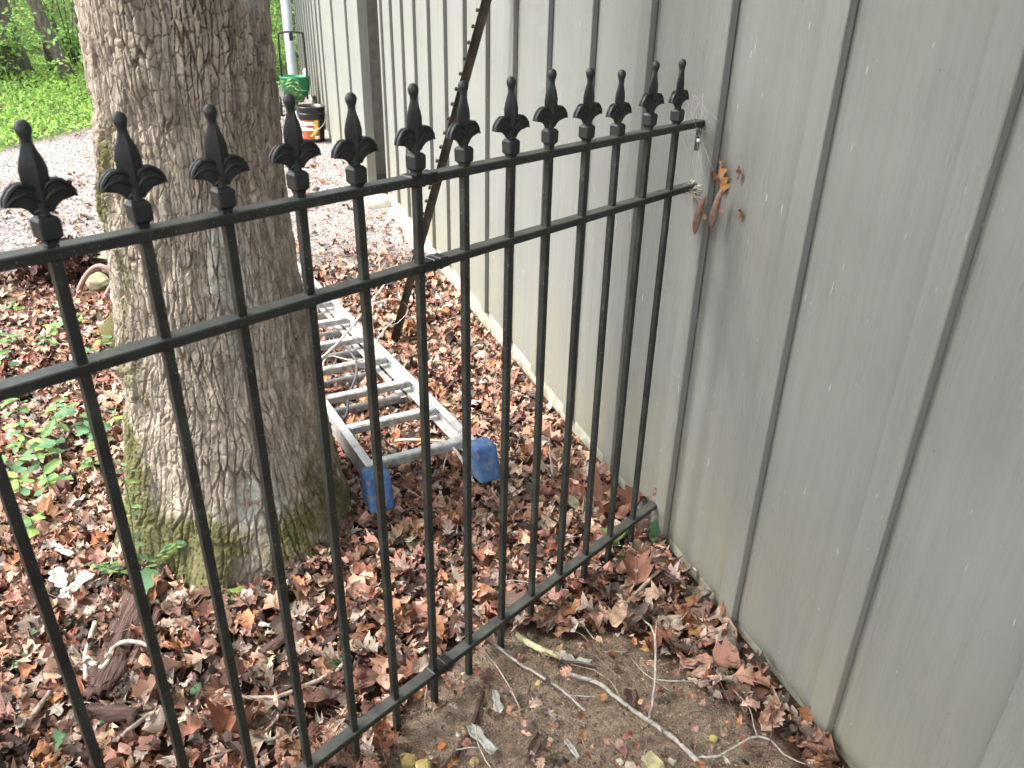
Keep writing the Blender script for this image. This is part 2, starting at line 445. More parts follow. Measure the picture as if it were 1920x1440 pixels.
def ground_mat():
    m, nt, b = mk('soil_gravel_and_grass', .95, .12)
    v = coords(nt)
    a = attr(nt)
    f = mix(nt, 1.0, ramp(nt, noise(nt, v, 35, 6, .65), [(.3, .55), (.7, 1.45)]), ramp(nt, noise(nt, v, 190, 3), [(.3, .7), (.7, 1.3)]), 'MULTIPLY')
    c = mix(nt, 1.0, a.outputs['Color'], f, 'MULTIPLY')
    c = mix(nt, ramp(nt, noise(nt, v, 260, 1), [(.70, 0.0), (.74, .7)]), c, (.40, .30, .22))
    nt.links.new(c, b.inputs['Base Color'])
    p = bump(nt, b, noise(nt, v, 60, 6, .7), .9, .012)
    bump(nt, b, noise(nt, v, 240, 3), .7, .005, p)
    return m
ground = link('ground', np_mesh('ground', gV, gF, ground_mat(), zone_cols(gV[:, 0], gV[:, 1]), True))
tag(ground, 'brown soil ground turning to gravel drive and green grass', None, None, 'structure')

# ------------------------------------------------------------------ the building
B = empty('building', (WX, 3.0, 0.0)); tag(B, 'grey board and batten building beside the fence', 'building')
BI = Matrix.Translation(B.location).inverted()
def bpart(name, mb_or_mesh, mat, loc=(0, 0, 0), parent=None, sm=False):
    me = mb_or_mesh.mesh(name, sm) if isinstance(mb_or_mesh, MB) else mb_or_mesh
    o = link(name, me, mat, parent or B)
    if parent is None: o.location = Vector(loc) - B.location
    else: o.location = Vector(loc) - (Vector(parent.location) + B.location)
    return o
ZB, ZT = 0.0, 2.62
BD = 0.0205      # batten thickness
# near wall: one board between every two battens
bmesh_board = MB().box((0, -SW + .0015, ZB), (.018, -.0015, ZT), .001).mesh('siding_board')
bmesh_batt = MB().box((0, 0, ZB - .004), (BD, .064, ZT), .0022).mesh('batten')
rb = random.Random(3)
for k in range(-7, 15):
    y = WY0 + k * SW
    if y < 6.42:
        bpart('siding_board', bmesh_board, M_WALL, (WX + BD + .0006 + rb.uniform(0, .0012), y + .03, rb.uniform(-.003, .003)))
        bpart('batten', bmesh_batt, M_WALL, (WX + rb.uniform(-.0008, .0008), y, rb.uniform(-.006, .003)))
yl = WY0 + 14 * SW + .03
bpart('siding_board', MB().box((0, 0, ZB), (.018, 6.47 - yl, ZT), .001), M_WALL, (WX + BD + .001, yl + .001, 0))
# wall core behind the boards, foundation, eave
bpart('wall_core', MB().box((WX + BD + .024, -2.2, -.3), (3.2, 6.46, ZT - .01)), M_CONC)
bpart('foundation', MB().box((WX + BD + .006, -2.2, -.35), (WX + BD + .3, 6.46, -.006)), M_FOUND)
# end of the near wall: dark reveal, then the part that steps forward
BX = 0.96
bpart('corner_board', MB().box((BX, 6.56, -.12), (BX + .075, 6.585, ZT), .003), M_WALL)
bpart('step_core', MB().box((BX + .11, 7.6, -.3), (3.2, 9.8, ZT - .012)), M_CONC)
bpart('step_post', MB().box((BX + .0415, 6.588, -.3), (BX + .073, 7.58, ZT - .02)), M_CONC)
ys = [6.585, 7.32, 8.30, 9.36, 9.83]
for a, c in zip(ys[:-1], ys[1:]):
    bpart('siding_board', MB().box((BX + .0205, a + .0015, -.06), (BX + .04, c - .0015, ZT), .001), M_WALL)
for y in ys[1:-1] + [9.766]:
    bpart('batten', bmesh_batt, M_WALL, (BX, y - .032, -.06))
bpart('foundation', MB().box((BX + .03, 6.6, -.40), (BX + .108, 9.80, -.062)), M_FOUND)
# far wall, set back again
fb = MB().box((0, .0015, -.06), (.018, .3685, ZT), .001).mesh('siding_board')
for k in range(12):
    y = 9.84 + k * .37
    bpart('siding_board', fb, M_WALL, (1.10, y, 0))
    bpart('batten', bmesh_batt, M_WALL, (1.079, y + .1, -.06))
bpart('wall_core', MB().box((1.12, 9.82, -.4), (3.2, 14.28, ZT - .015)), M_CONC)
ds = MB(); ds.tube([(0, 0, -.05), (0, 0, .02), (0, 0, 2.5)], .075, 16)
bpart('downspout', ds, M_PIPE, (.97, 14.3, -.16), sm=True)
ob = bpart('outlet_box', MB().box((-.035, -.06, -.1), (0, .06, .1), .008), M_WHITEPL, (1.078, 12.92, .2))
bpart('outlet_cover', MB().box((-.012, -.045, -.07), (0, .045, .07), .004), M_WHITEPL, (1.042, 12.92, .2), ob)
# eave
bpart('soffit', MB().box((.70, -2.3, ZT), (3.4, 14.4, ZT + .02)), M_WALL)
bpart('fascia', MB().box((.675, -2.3, ZT - .03), (.698, 14.4, ZT + .16), .003), M_WALL)
rv = [(.62, -2.4, ZT + .17), (.62, 14.5, ZT + .17), (3.6, 14.5, ZT + 1.5), (3.6, -2.4, ZT + 1.5)]
bpart('roof', MB().add(rv + [(x, y, z + .05) for x, y, z in rv], [(0, 3, 2, 1), (4, 5, 6, 7), (0, 1, 5, 4), (1, 2, 6, 5), (2, 3, 7, 6), (3, 0, 4, 7)]), M_ROOF)
bpart('footing_rubble', MB().lathe([(.02, .10), (.12, .085), (.17, .03), (.18, -.1)], 14, sy=.6), M_CONC, (.98, 6.42, -.14), sm=True)

# ------------------------------------------------------------------ the fence
P13 = Vector((0.97708, 1.70243)); DF = Vector((0.87561, 0.48302)).normalized(); SP = 0.115
ZTR, ZSR, ZBR = 1.2262, 1.0735, 0.0862
fa = math.atan2(DF.y, DF.x)
F0 = P13 - DF * (SP * 12)                 # under the first full finial
fence = empty('iron_fence', (F0.x, F0.y, gz(F0.x, F0.y)), fa)
tag(fence, 'black iron picket fence with fleur-de-lis finials running to the grey wall', 'fence')
fz = fence.location.z
END = SP * 12 + 0.119
def rail(z, h=.0152, d=.029, x1=END, rise=0.0):
    return MB().box((-.62, -d / 2, z - h - fz), (x1, d / 2, z - fz), .0018)
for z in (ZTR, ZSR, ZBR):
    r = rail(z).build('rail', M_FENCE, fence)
pk = MB().box((-.0070, -.0070, -.02), (.0070, .0070, 1.2655), .001).mesh('picket')

def finial_mesh():
    mb = MB()
    # square collar with chamfers
    def ring(z, h, c):
        return [(h, h - c, z), (h - c, h, z), (-h + c, h, z), (-h, h - c, z), (-h, -h + c, z), (-h + c, -h, z), (h - c, -h, z), (h, -h + c, z)]
    prof = [(-.001, .0083, .001), (.003, .0088, .0015), (.009, .0138, .0022), (.034, .0142, .0022), (.039, .0112, .003), (.041, .0066, .002)]
    v = []; f = []
    for z, h, c in prof: v += ring(z, h, c)
    for i in range(len(prof) - 1):
        for k in range(8): f.append((i * 8 + k, i * 8 + (k + 1) % 8, (i + 1) * 8 + (k + 1) % 8, (i + 1) * 8 + k))
    f.append(tuple(reversed(range(8)))); f.append(tuple((len(prof) - 1) * 8 + k for k in range(8)))
    mb.add(v, f); n_flat = len(mb.f)
    # spear: diamond section with a mid ridge, ball tip
    sp = [(.040, .0085, .0085), (.052, .0075, .0075), (.064, .0085, .0095), (.078, .0125, .0105), (.092, .0162, .0110), (.106, .0168, .0105), (.120, .0140, .0095), (.132, .0098, .0085), (.142, .0068, .0075), (.150, .0066, .0072), (.157, .0092, .0092), (.164, .0100, .0100), (.170, .0080, .0080), (.174, .0035, .0035)]
    v = []; f = []; n = 12
    for i, (z, a, b) in enumerate(sp):
        for k in range(n):
            t = 2 * math.pi * k / n
            ct, st = math.cos(t), math.sin(t)
            if .064 < z < .145:
                ridge = .55 + .45 * abs(st) ** 6           # flat blade with a raised rib
                v.append((a * 1.1 * math.copysign(abs(ct) ** .9, ct), b * st * ridge if abs(st) > .98 else b * .62 * st, z))
            else: v.append((a * ct, b * st, z))
    for i in range(len(sp) - 1):
        for k in range(n): f.append((i * n + k, i * n + (k + 1) % n, (i + 1) * n + (k + 1) % n, (i + 1) * n + k))
    f.append(tuple((len(sp) - 1) * n + k for k in range(n)))
    mb.add(v, f)
    # two drooping leaves each side
    up = [(.003, .077), (.010, .0865), (.019, .0905), (.028, .0895), (.036, .083), (.0425, .0735), (.0455, .0625)]
    lo = [(.003, .047), (.009, .050), (.0135, .0445), (.0175, .0505), (.026, .0565), (.036, .0585), (.0445, .0605)]
    mid = [(.003, .062), (.010, .070), (.018, .0745), (.026, .0750), (.034, .0725), (.040, .068), (.045, .0622)]
    for s in (-1, 1):
        v = []; f = []
        th = [.0045, .0050, .0050, .0048, .0042, .0034, .0018]
        for i in range(7):
            (ux, uz), (mx, mz), (lx, lz) = up[i], mid[i], lo[i]
            t = th[i]
            v += [(s * ux, t * .55, uz), (s * mx, t * 1.5, mz), (s * lx, t * .6, lz), (s * lx, -t * .6, lz), (s * mx, -t * 1.5, mz), (s * ux, -t * .55, uz)]
        for i in range(6):
            for k in range(6):
                q = (i * 6 + k, i * 6 + (k + 1) % 6, (i + 1) * 6 + (k + 1) % 6, (i + 1) * 6 + k)
                f.append(q if s < 0 else tuple(reversed(q)))
        f.append(tuple(range(36, 42)) if s > 0 else tuple(reversed(range(36, 42))))
        mb.add(v, f)
        # raised rims along the upper edge and the middle rib
        for yy in (-1, 1):
            mb.tube([(s * x, yy * .0042, z - .002) for x, z in up], [.0030, .0036, .0036, .0036, .0034, .0030, .0016], 6)
            mb.tube([(s * x, yy * .0062, z) for x, z in mid], [.0026, .0032, .0034, .0034, .0030, .0024, .0012], 6)
        mb.tube([(s * .004, 0, .050), (s * .010, 0, .047), (s * .0135, 0, .044)], [.006, .0045, .003], 6)
    me = mb.mesh('finial', True)
    me['collar_faces'] = n_flat
    return me
FIN = finial_mesh()
try: FIN.set_sharp_from_angle(angle=math.radians(43))
except Exception: pass
for p in list(FIN.polygons)[:FIN['collar_faces']]: p.use_smooth = False
rf = random.Random(5)
for i in range(-4, 13):
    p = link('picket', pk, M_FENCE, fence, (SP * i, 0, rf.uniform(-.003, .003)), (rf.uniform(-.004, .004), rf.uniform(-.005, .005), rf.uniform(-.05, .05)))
    dzr = {0: .004, 5: .0, 10: -.012, 9: .0}.get(i, rf.uniform(-.003, .004))
    link('finial', FIN, M_FINIAL, p, (0, 0, 1.263 + dzr), (rf.uniform(-.015, .015), rf.uniform(-.015, .015), rf.uniform(-.12, .12)), (.90, .92, .80))
# splice sleeves wrapped round the rails between two panels
for z, xs in ((ZTR, .565), (ZSR, .585), (ZBR, .575)):
    s_ = MB().box((xs - .012, -.0165, z - fz - .0172), (xs + .05, .0165, z - fz + .0022), .003)
    s_.box((xs + .012, -.0178, z - fz - .0184), (xs + .018, .0178, z - fz + .0034), .002)
    s_.box((xs + .026, -.0176, z - fz - .0182), (xs + .034, .0176, z - fz + .003), .002)
    s_.build('rail_sleeve', M_SLEEVE, fence)
# brackets where the rails meet the wall
for z, up_ in ((ZTR, -1), (ZSR, 0), (ZBR, 1)):
    b_ = MB()
    if up_ == -1: b_.box((END - .004, -.012, z - fz - .075), (END + .0015, .010, z - fz - .018), .001)
    elif up_ == 1: b_.box((END - .004, -.010, z - fz - .004), (END + .0015, .008, z - fz + .05), .001)
    else: b_.box((END - .003, -.012, z - fz - .03), (END + .0015, .012, z - fz - .012), .001)
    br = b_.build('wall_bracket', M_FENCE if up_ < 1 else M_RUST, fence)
    bz = z - fz + (-.05 if up_ == -1 else (.035 if up_ == 1 else -.022))
    sc = MB().lathe([(.0, .004), (.003, .0035), (.0045, .001), (.0045, 0)], 10)
    so = sc.build('screw', M_WHITEPL if up_ == -1 else M_RUST, br, sm=True)
    so.location = (END - .004, 0, bz); so.rotation_euler = (0, -math.pi / 2, 0)

# ------------------------------------------------------------------ the big tree
def bark_mat():
    m, nt, b = mk('furrowed_bark', .92, .12)
    v = coords(nt)
    a = attr(nt)          # R: plate shade, G: moss, B: lichen
    sep = N(nt, 'ShaderNodeSeparateColor'); nt.links.new(a.outputs['Color'], sep.inputs[0])
    mp = N(nt, 'ShaderNodeMapping'); mp.inputs['Scale'].default_value = (1, 1, .4); nt.links.new(v, mp.inputs['Vector'])
    n1 = noise(nt, mp.outputs[0], 60, 6, .65); n2 = noise(nt, v, 7, 3)
    c = ramp(nt, n1, [(.28, (.205, .170, .134)), (.5, (.345, .295, .236)), (.72, (.49, .437, .365))])
    c = mix(nt, 1.0, c, ramp(nt, n2, [(.3, .78), (.7, 1.18)]), 'MULTIPLY')
    c = mix(nt, 1.0, c, ramp(nt, sep.outputs[0], [(0, .70), (1, 1.22)]), 'MULTIPLY')
    c = mix(nt, sep.outputs[2], c, mix(nt, n1, (.34, .35, .30), (.50, .50, .45)))
    mossc = ramp(nt, noise(nt, v, 90, 4), [(.3, (.045, .048, .012)), (.7, (.135, .135, .030))])
    c = mix(nt, sep.outputs[1], c, mossc)
    nt.links.new(c, b.inputs['Base Color'])
    p = bump(nt, b, noise(nt, mp.outputs[0], 110, 6, .7), .9, .006)
    bump(nt, b, noise(nt, v, 400, 2), .5, .002, p)
    return m
M_BARK = bark_mat()
tz = np.array([-.25, -.033, .188, .466, .70, .946, 1.219, 1.463, 2.4, 8.0])
tr = np.array([.40, .348, .305, .268, .248, .226, .212, .216, .205, .13])
tx = np.array([-.17, -.158, -.143, -.130, -.127, -.124, -.110, -.107, -.10, -.02])
NZ, NA = 720, 500
zz = np.concatenate([np.linspace(-.25, 1.66, NZ), np.linspace(1.70, 8.0, 70)])
front = math.atan2(-TREE[1], -TREE[0])               # towards the path side
aa = np.concatenate([np.linspace(front - 1.95, front + 1.95, NA), np.linspace(front + 1.95, front + 2 * math.pi - 1.95, 62)[1:-1]])
AA, ZZ = np.meshgrid(aa, zz)
rr = np.interp(ZZ, tz, tr)
def angd(a, c): return (a - c + math.pi) % (2 * math.pi) - math.pi
zc = np.clip(ZZ + .06, 0, None)
lob = 0
for th, a_, w_, h_ in ((-88, .26, .75, .17), (-101, .50, .15, .10), (-60, .12, .25, .14), (-25, .14, .3, .10), (-150, .16, .28, .18), (150, .25, .3, .12), (95, .3, .3, .15), (40, .25, .28, .12)):
    lob = lob + a_ * np.exp(-(angd(AA, math.radians(th)) / w_) ** 2) * np.exp(-zc / h_)
rr = rr * (1 + lob)
flut = (fbm(AA * 2.2 + 40, ZZ * .7 + 3, 41, 3) - .5) * .05
rr = rr * (1 + flut)
S_ = AA * .25; 
wx_ = (fbm(S_ * 7, ZZ * 4, 51, 3) - .5) * .040 + (fbm(S_ * 30, ZZ * 22, 52, 2) - .5) * .007
wz_ = (fbm(S_ * 12, ZZ * 12, 53, 3) - .5) * .05
jag = (fbm(S_ * 130, ZZ * 80, 55, 2) - .5) * .0030
d1, d2, pid = cellular((S_ + wx_ + jag) / .0165, (ZZ + wz_) / .15, 61, 2.0)
e1 = d2 - d1
q1, q2, pid2 = cellular((S_ + wx_ + jag) / .024, (ZZ + wz_ + jag * 2) / .040, 67, 3.0)
e2 = q2 - q1
zoneb = sstep(.30, .62, fbm(S_ * 3 + 5, ZZ * 2.0, 71, 3)) * sstep(.1, .55, ZZ) + .25
crack = .0175 * sstep(.0, .15, e1) * (.35 + .65 * sstep(.25, .6, fbm(S_ * 25, ZZ * 9, 73, 2)))
depth = (crack * 1.35 + .0085 * sstep(.0, .07, e2)) * (.42 + .58 * zoneb)
depth = depth + .0050 * (pid - .5) * (.4 + .6 * zoneb) + .0040 * (fbm(S_ * 160, ZZ * 90, 81, 3) - .5) + .004 * (fbm(S_ * 60, ZZ * 12, 83, 3) - .5)
lowfade = sstep(1.7, 1.66, ZZ)
depth = np.where(ZZ > 1.68, .008, depth)
mn = fbm(S_ * 14, ZZ * 9, 91, 4); mn2 = fbm(S_ * 60, ZZ * 50, 93, 3)
left = np.exp(-(angd(AA, math.radians(-152)) / .55) ** 2)
lowb = sstep(.42, .02, ZZ)
bias = .62 * left * sstep(1.45, .9, ZZ) + .75 * lowb * (.5 + .5 * np.exp(-(angd(AA, math.radians(-105)) / .7) ** 2)) + .45 * lowb * np.exp(-(angd(AA, math.radians(-15)) / .5) ** 2)
moss = sstep(.62, .92, mn * .72 + mn2 * .28 + bias * .60 - .045) * .82
rr = rr + depth - .020 + moss * (.003 + .009 * fbm(S_ * 220, ZZ * 220, 99, 2)) * (ZZ < 1.66)
cx = np.interp(ZZ, tz, tx); cy = TREE[1] + 0 * ZZ
tV = np.stack([cx + rr * np.cos(AA), cy + rr * np.sin(AA), ZZ], -1).reshape(-1, 3)
nr, nc = ZZ.shape
i2, j2 = np.meshgrid(np.arange(nr - 1), np.arange(nc), indexing='ij')
j3 = (j2 + 1) % nc
tF = np.stack([i2 * nc + j2, i2 * nc + j3, (i2 + 1) * nc + j3, (i2 + 1) * nc + j2], -1).reshape(-1, 4)
lich = sstep(.66, .72, fbm(S_ * 6 + 3, ZZ * 5, 97, 3)) * sstep(.35, .55, mn2) * .8
tC = np.stack([pid * .6 + pid2 * .4, moss, lich], -1).reshape(-1, 3)
big = empty('oak_tree', (TREE[0], TREE[1], 0)); tag(big, 'big mossy oak tree with furrowed bark standing behind the fence', 'tree')
trunk = link('trunk', np_mesh('trunk', tV, tF, M_BARK, tC, True), None, big); trunk.location = (-TREE[0], -TREE[1], 0)

def leaf_cloud(centres, n_per, spread, size, cols, rng, droop=.3):
    """many small folded leaf faces round the given centres -> V, F(tri), C"""
    c = np.repeat(np.asarray(centres, float), n_per, 0); n = len(c)
    p = c + rng.normal(0, 1, (n, 3)) * np.asarray(spread)
    a = rng.normal(0, 1, (n, 3)); a[:, 2] = a[:, 2] * .5 - droop; a /= np.linalg.norm(a, axis=1)[:, None]
    u = rng.normal(0, 1, (n, 3)); u[:, 2] *= .35; u -= a * (u * a).sum(1)[:, None]; u /= np.linalg.norm(u, axis=1)[:, None]
    nm = np.cross(a, u)
    L = size * rng.uniform(.6, 1.3, (n, 1)); W = L * .27
    v0 = p; v1 = p + a * L * .5 + u * W + nm * L * .08; v2 = p + a * L; v3 = p + a * L * .5 - u * W + nm * L * .08
    V = np.stack([v0, v1, v2, v3], 1).reshape(-1, 3)
    b = np.arange(n) * 4
    F = np.concatenate([np.stack([b, b + 1, b + 2], 1), np.stack([b, b + 2, b + 3], 1)], 0)
    cc = np.asarray(cols)[rng.integers(0, len(cols), n)] * rng.uniform(.7, 1.3, (n, 1))
    return V, F, np.repeat(cc, 4, 0)
GREENS = [(.055, .105, .022), (.075, .135, .03), (.045, .085, .02), (.10, .16, .035), (.04, .075, .022)]
def crown_and_limbs(root, base, h0, h1, rad, nl, ncl, leaf, rng, rbase, bark):
    """limbs and crown in the tree's own space"""
    cents = []
    for k in range(nl):
        a = 2 * math.pi * (k + rng.uniform(-.3, .3)) / nl; z0 = h0 + (h1 - h0) * (.0 + .65 * k / nl)
        r_ = rad * rng.uniform(.6, 1.0); dz_ = rng.uniform(.5, 1.6)
        pts = [(base[0], base[1], z0), (base[0] + r_ * .35 * math.cos(a), base[1] + r_ * .35 * math.sin(a), z0 + dz_ * .55), (base[0] + r_ * .75 * math.cos(a + .15), base[1] + r_ * .75 * math.sin(a + .15), z0 + dz_ * .85), (base[0] + r_ * math.cos(a + .1), base[1] + r_ * math.sin(a + .1), z0 + dz_)]
        cp = curve_pts(pts, 4)
        MB().tube(cp, list(np.linspace(rbase * .45, .015, len(cp))), 7).build('limb', bark, root, True)
        for q in cp[4:]: cents += [(q.x + rng.normal(0, .35), q.y + rng.normal(0, .35), q.z + rng.normal(0, .3)) for _ in range(ncl)]
    V, F, C = leaf_cloud(cents, 26, (.32, .32, .22), leaf, GREENS, rng)
    link('crown', np_mesh('crown', V, F, M_WOODGREEN, C), None, root)
crown_and_limbs(big, (.08, 0), 5.2, 8.2, 2.3, 10, 4, .16, np.random.default_rng(4), .14, M_FORBARK)

# ------------------------------------------------------------------ leaf shapes
LEAF_W = {
    'oak':   ([0, .10, .20, .30, .42, .52, .66, .76, .90, 1.0], [.015, .10, .27, .12, .36, .15, .39, .17, .22, .01], [0, 0, .05, -.02, .07, -.02, .07, -.01, .03, 0]),
    'red':   ([0, .14, .26, .36, .50, .58, .74, .80, .92, 1.0], [.012, .06, .20, .10, .30, .13, .30, .14, .12, .005], [0, 0, .06, -.02, .09, -.03, .08, -.02, .04, 0]),
    'strip': ([0, .10, .22, .34, .46, .58, .70, .82, .93, 1.0], [.01, .06, .11, .15, .13, .17, .14, .12, .06, .004], [0, 0, .02, 0, .03, -.01, .02, 0, .01, 0]),
    'plain': ([0, .10, .22, .34, .46, .58, .70, .82, .93, 1.0], [.012, .10, .19, .25, .28, .275, .245, .18, .09, .005], [0] * 10),
    'broad': ([0, .08, .20, .32, .42, .54, .66, .78, .90, 1.0], [.015, .22, .40, .30, .46, .42, .30, .33, .14, .01], [0, -.05, .02, -.02, .06, .02, -.02, .06, .02, 0]),
}
def leaf_template(kind, rng, curl=1.0, nc=3):
    t, w, sh = (np.array(q, float) for q in LEAF_W[kind])
    w = w * rng.uniform(.85, 1.15); n = len(t)
    asym = rng.uniform(.85, 1.15, (2, n)); jit = rng.normal(0, .022, (n, 5)) * curl
    k1 = rng.normal(0, 1.0) * curl; k2 = rng.uniform(-.3, 2.4) * curl * rng.choice([1, 1, -1]); tw = rng.normal(0, .8) * curl
    ph = rng.uniform(0, 6.28, 2); ra = rng.uniform(.02, .07) * curl
    f = np.array([-1, -.55, 0, .55, 1.0]) if nc == 5 else np.array([-1, 0, 1.0])
    jj_ = jit if nc == 5 else jit[:, ::2]
    wl = np.where(f[None] < 0, (w * asym[0])[:, None], (w * asym[1])[:, None])
    X = wl * f[None]; A = np.abs(f)[None]
    Y = t[:, None] + sh[:, None] * A - .45
    Z = k2 * X ** 2 + .12 * abs(k2) * np.abs(X) + tw * X * Y + jj_ + ra * A * np.sin(t[:, None] * 11 + np.where(f[None] < 0, ph[0], ph[1]))
    ang = k1 * Y; kk = k1 if abs(k1) > 1e-3 else 1e-3
    Yb = np.sin(ang) / kk - Z * np.sin(ang) * .5; Zb = Z * np.cos(ang) + (1 - np.cos(ang)) / kk
    V = np.stack([X, Yb, Zb], -1).reshape(-1, 3)
    V[:, 2] -= V[:, 2].min() * .6
    global LAST_XY
    LAST_XY = (X.ravel().copy(), Y.ravel().copy())
    F = [(i * nc + j, i * nc + j + 1, (i + 1) * nc + j + 1, (i + 1) * nc + j) for i in range(n - 1) for j in range(nc - 1)]
    return V, np.array(F)
def leaf_shade(n):
    nc = 5 if n == 50 else 3
    e = np.ones(n); e[nc // 2::nc] = .84; return e
def rotmats(yaw, pitch, roll):
    cy_, sy_, cp_, sp_, cr_, sr_ = np.cos(yaw), np.sin(yaw), np.cos(pitch), np.sin(pitch), np.cos(roll), np.sin(roll)
    z = np.zeros_like(yaw); o = np.ones_like(yaw)
    Rz = np.stack([np.stack([cy_, -sy_, z], -1), np.stack([sy_, cy_, z], -1), np.stack([z, z, o], -1)], -2)
    Rx = np.stack([np.stack([o, z, z], -1), np.stack([z, cp_, -sp_], -1), np.stack([z, sp_, cp_], -1)], -2)
    Ry = np.stack([np.stack([cr_, z, sr_], -1), np.stack([z, o, z], -1), np.stack([-sr_, z, cr_], -1)], -2)
    return Rz @ Rx @ Ry
BROWNS = np.array([(.27, .155, .115), (.36, .225, .17), (.20, .105, .078), (.50, .36, .28), (.125, .068, .052), (.31, .18, .14), (.40, .27, .215), (.23, .11, .07), (.37, .19, .10), (.17, .115, .095), (.50, .38, .295), (.33, .21, .17)])
BROWNS = np.concatenate([BROWNS * np.array([1.16, 1.08, 1.02]), np.array([(.10, .075, .062), (.42, .36, .30), (.34, .275, .225), (.075, .05, .042), (.50, .42, .34)])])
BROWNS = BROWNS * np.array([1.03, .99, .975])
rngL = np.random.default_rng(23)
TSPEC = [('oak', 1.0)] * 8 + [('red', 1.2)] * 8 + [('plain', 1.6)] * 6 + [('broad', 1.2)] * 3 + [('oak', 2.1)] * 7 + [('plain', 2.4)] * 6 + [('strip', 1.8)] * 8
TEMPL, TEMPL_LO, LXY = [], [], {50: [], 30: []}
for i, (k, c) in enumerate(TSPEC):
    TEMPL.append(leaf_template(k, np.random.default_rng(900 + i), c, 5)); LXY[50].append(LAST_XY)
    TEMPL_LO.append(leaf_template(k, np.random.default_rng(900 + i), c, 3)); LXY[30].append(LAST_XY)
TKIND = ['lobed oak'] * 8 + ['pointed oak'] * 8 + ['oval'] * 6 + ['broad'] * 3 + ['curled oak'] * 7 + ['rolled oval'] * 6 + ['narrow torn'] * 8

# the nearest leaves are picked by their real distance and size
camp = np.array([0, 0, CAM_H]); aR, aU, aF = (np.array(q) for q in (R2, U2, F2))
def projpx(P):
    d = P - camp; z = d @ aF
    return 512 + 786.4 * (d @ aR) / z, 384 - 786.4 * (d @ aU) / z, z
def scatter(n, xr, yr, dens, rng, size=(.055, .125), lift=(.0, .045), tilt=.33):
    x = rng.uniform(*xr, n); y = rng.uniform(*yr, n)
    keep = rng.random(n) < dens(x, y)
    x, y = x[keep], y[keep]; m = len(x)
    z = ground_z(x, y) + rng.uniform(lift[0], lift[1], m) + .004
    return dict(p=np.stack([x, y, z], 1), s=rng.uniform(*size, m), yaw=rng.uniform(0, 2 * np.pi, m), pit=rng.normal(0, tilt, m), rol=rng.normal(0, tilt, m), t=rng.integers(0, len(TEMPL), m),
                c=np.clip(BROWNS[rng.integers(0, len(BROWNS), m)] * rng.uniform(.65, 1.25, (m, 1)) * rng.normal(1, .05, (m, 3)), .01, .8))
def tree_clear(x, y):
    a = np.arctan2(y - TREE[1], x - TREE[0]); d = np.hypot(x - TREE[0], y - TREE[1])
    return d > .32 + .13 * np.exp(-(angd(a, math.radians(-95)) / .5) ** 2)
def dens_near(x, y):
    d = np.where(in_poly(x, y, DIRT), .006 + .03 * (vnoise(x * 6, y * 6, 3) > .80), 1.0)
    d = d * tree_clear(x, y) * (x < WX + .01)
    d = d * (1 - .80 * gravel_mask(x, y)) * (.75 + .25 * (fbm(x * 2, y * 2, 77, 2) > .42))
    return d
L1 = scatter(21000, (-1.75, 1.09), (.55, 4.6), dens_near, rngL, (.028, .080), (0, .036), .22)
L2 = scatter(11500, (-3.4, 1.07), (4.5, 8.2), lambda x, y: dens_near(x, y) * (.9 - .35 * sstep(5, 8, y)), rngL, (.025, .075), (0, .02))
L3 = scatter(2600, (-6, 1.0), (7.5, 14), lambda x, y: .35 * (fbm(x * .9, y * .9, 15, 2) > .55) + .07, rngL, (.04, .085), (0, .015))
L4 = scatter(2500, (-3.5, -1.7), (.3, 5), lambda x, y: np.ones_like(x) * .9, rngL, (.07, .13), (0, .04))
L5 = scatter(330, (.60, 1.085), (.55, 2.4), lambda x, y: ((x > 1.0 - .2 * (y > 1.3)) & ~in_poly(x, y, DIRT)) * 1.0, rngL, (.05, .105), (.012, .045), .38)
L6 = scatter(9000, (-1.2, 1.07), (.6, 3.2), lambda x, y: np.where(in_poly(x, y, DIRT), .42, 1.0) * tree_clear(x, y), rngL, (.010, .036), (.0, .045), .5)
ALL = {k: np.concatenate([q[k] for q in (L1, L2, L3, L4, L5, L6)]) for k in L1}
# leaves must not poke out through the siding
ok = (ALL['p'][:, 0] < WX - .45 * ALL['s'] * 0 - .012)
ALL = {k: v[ok] for k, v in ALL.items()}
u_, v_, dep = projpx(ALL['p'])
inview = (u_ > 0) & (u_ < 1024) & (v_ > 60) & (v_ < 768) & (dep > .3)
liftv = ALL['p'][:, 2] - ground_z(ALL['p'][:, 0], ALL['p'][:, 1])
score = np.where(inview & ((liftv > .024) | in_poly(ALL['p'][:, 0], ALL['p'][:, 1], DIRT)), ALL['s'] / dep, 0)
single = np.zeros(len(score), bool); single[np.argsort(-score)[:220]] = True
rest = ~single
Vs, Fs, Cs, Ls = [], [], [], []; off = 0
ROT = rotmats(ALL['yaw'], ALL['pit'], ALL['rol'])
hires = (np.hypot(ALL['p'][:, 0], ALL['p'][:, 1]) < 2.45) & (ALL['s'] > .045) & inview
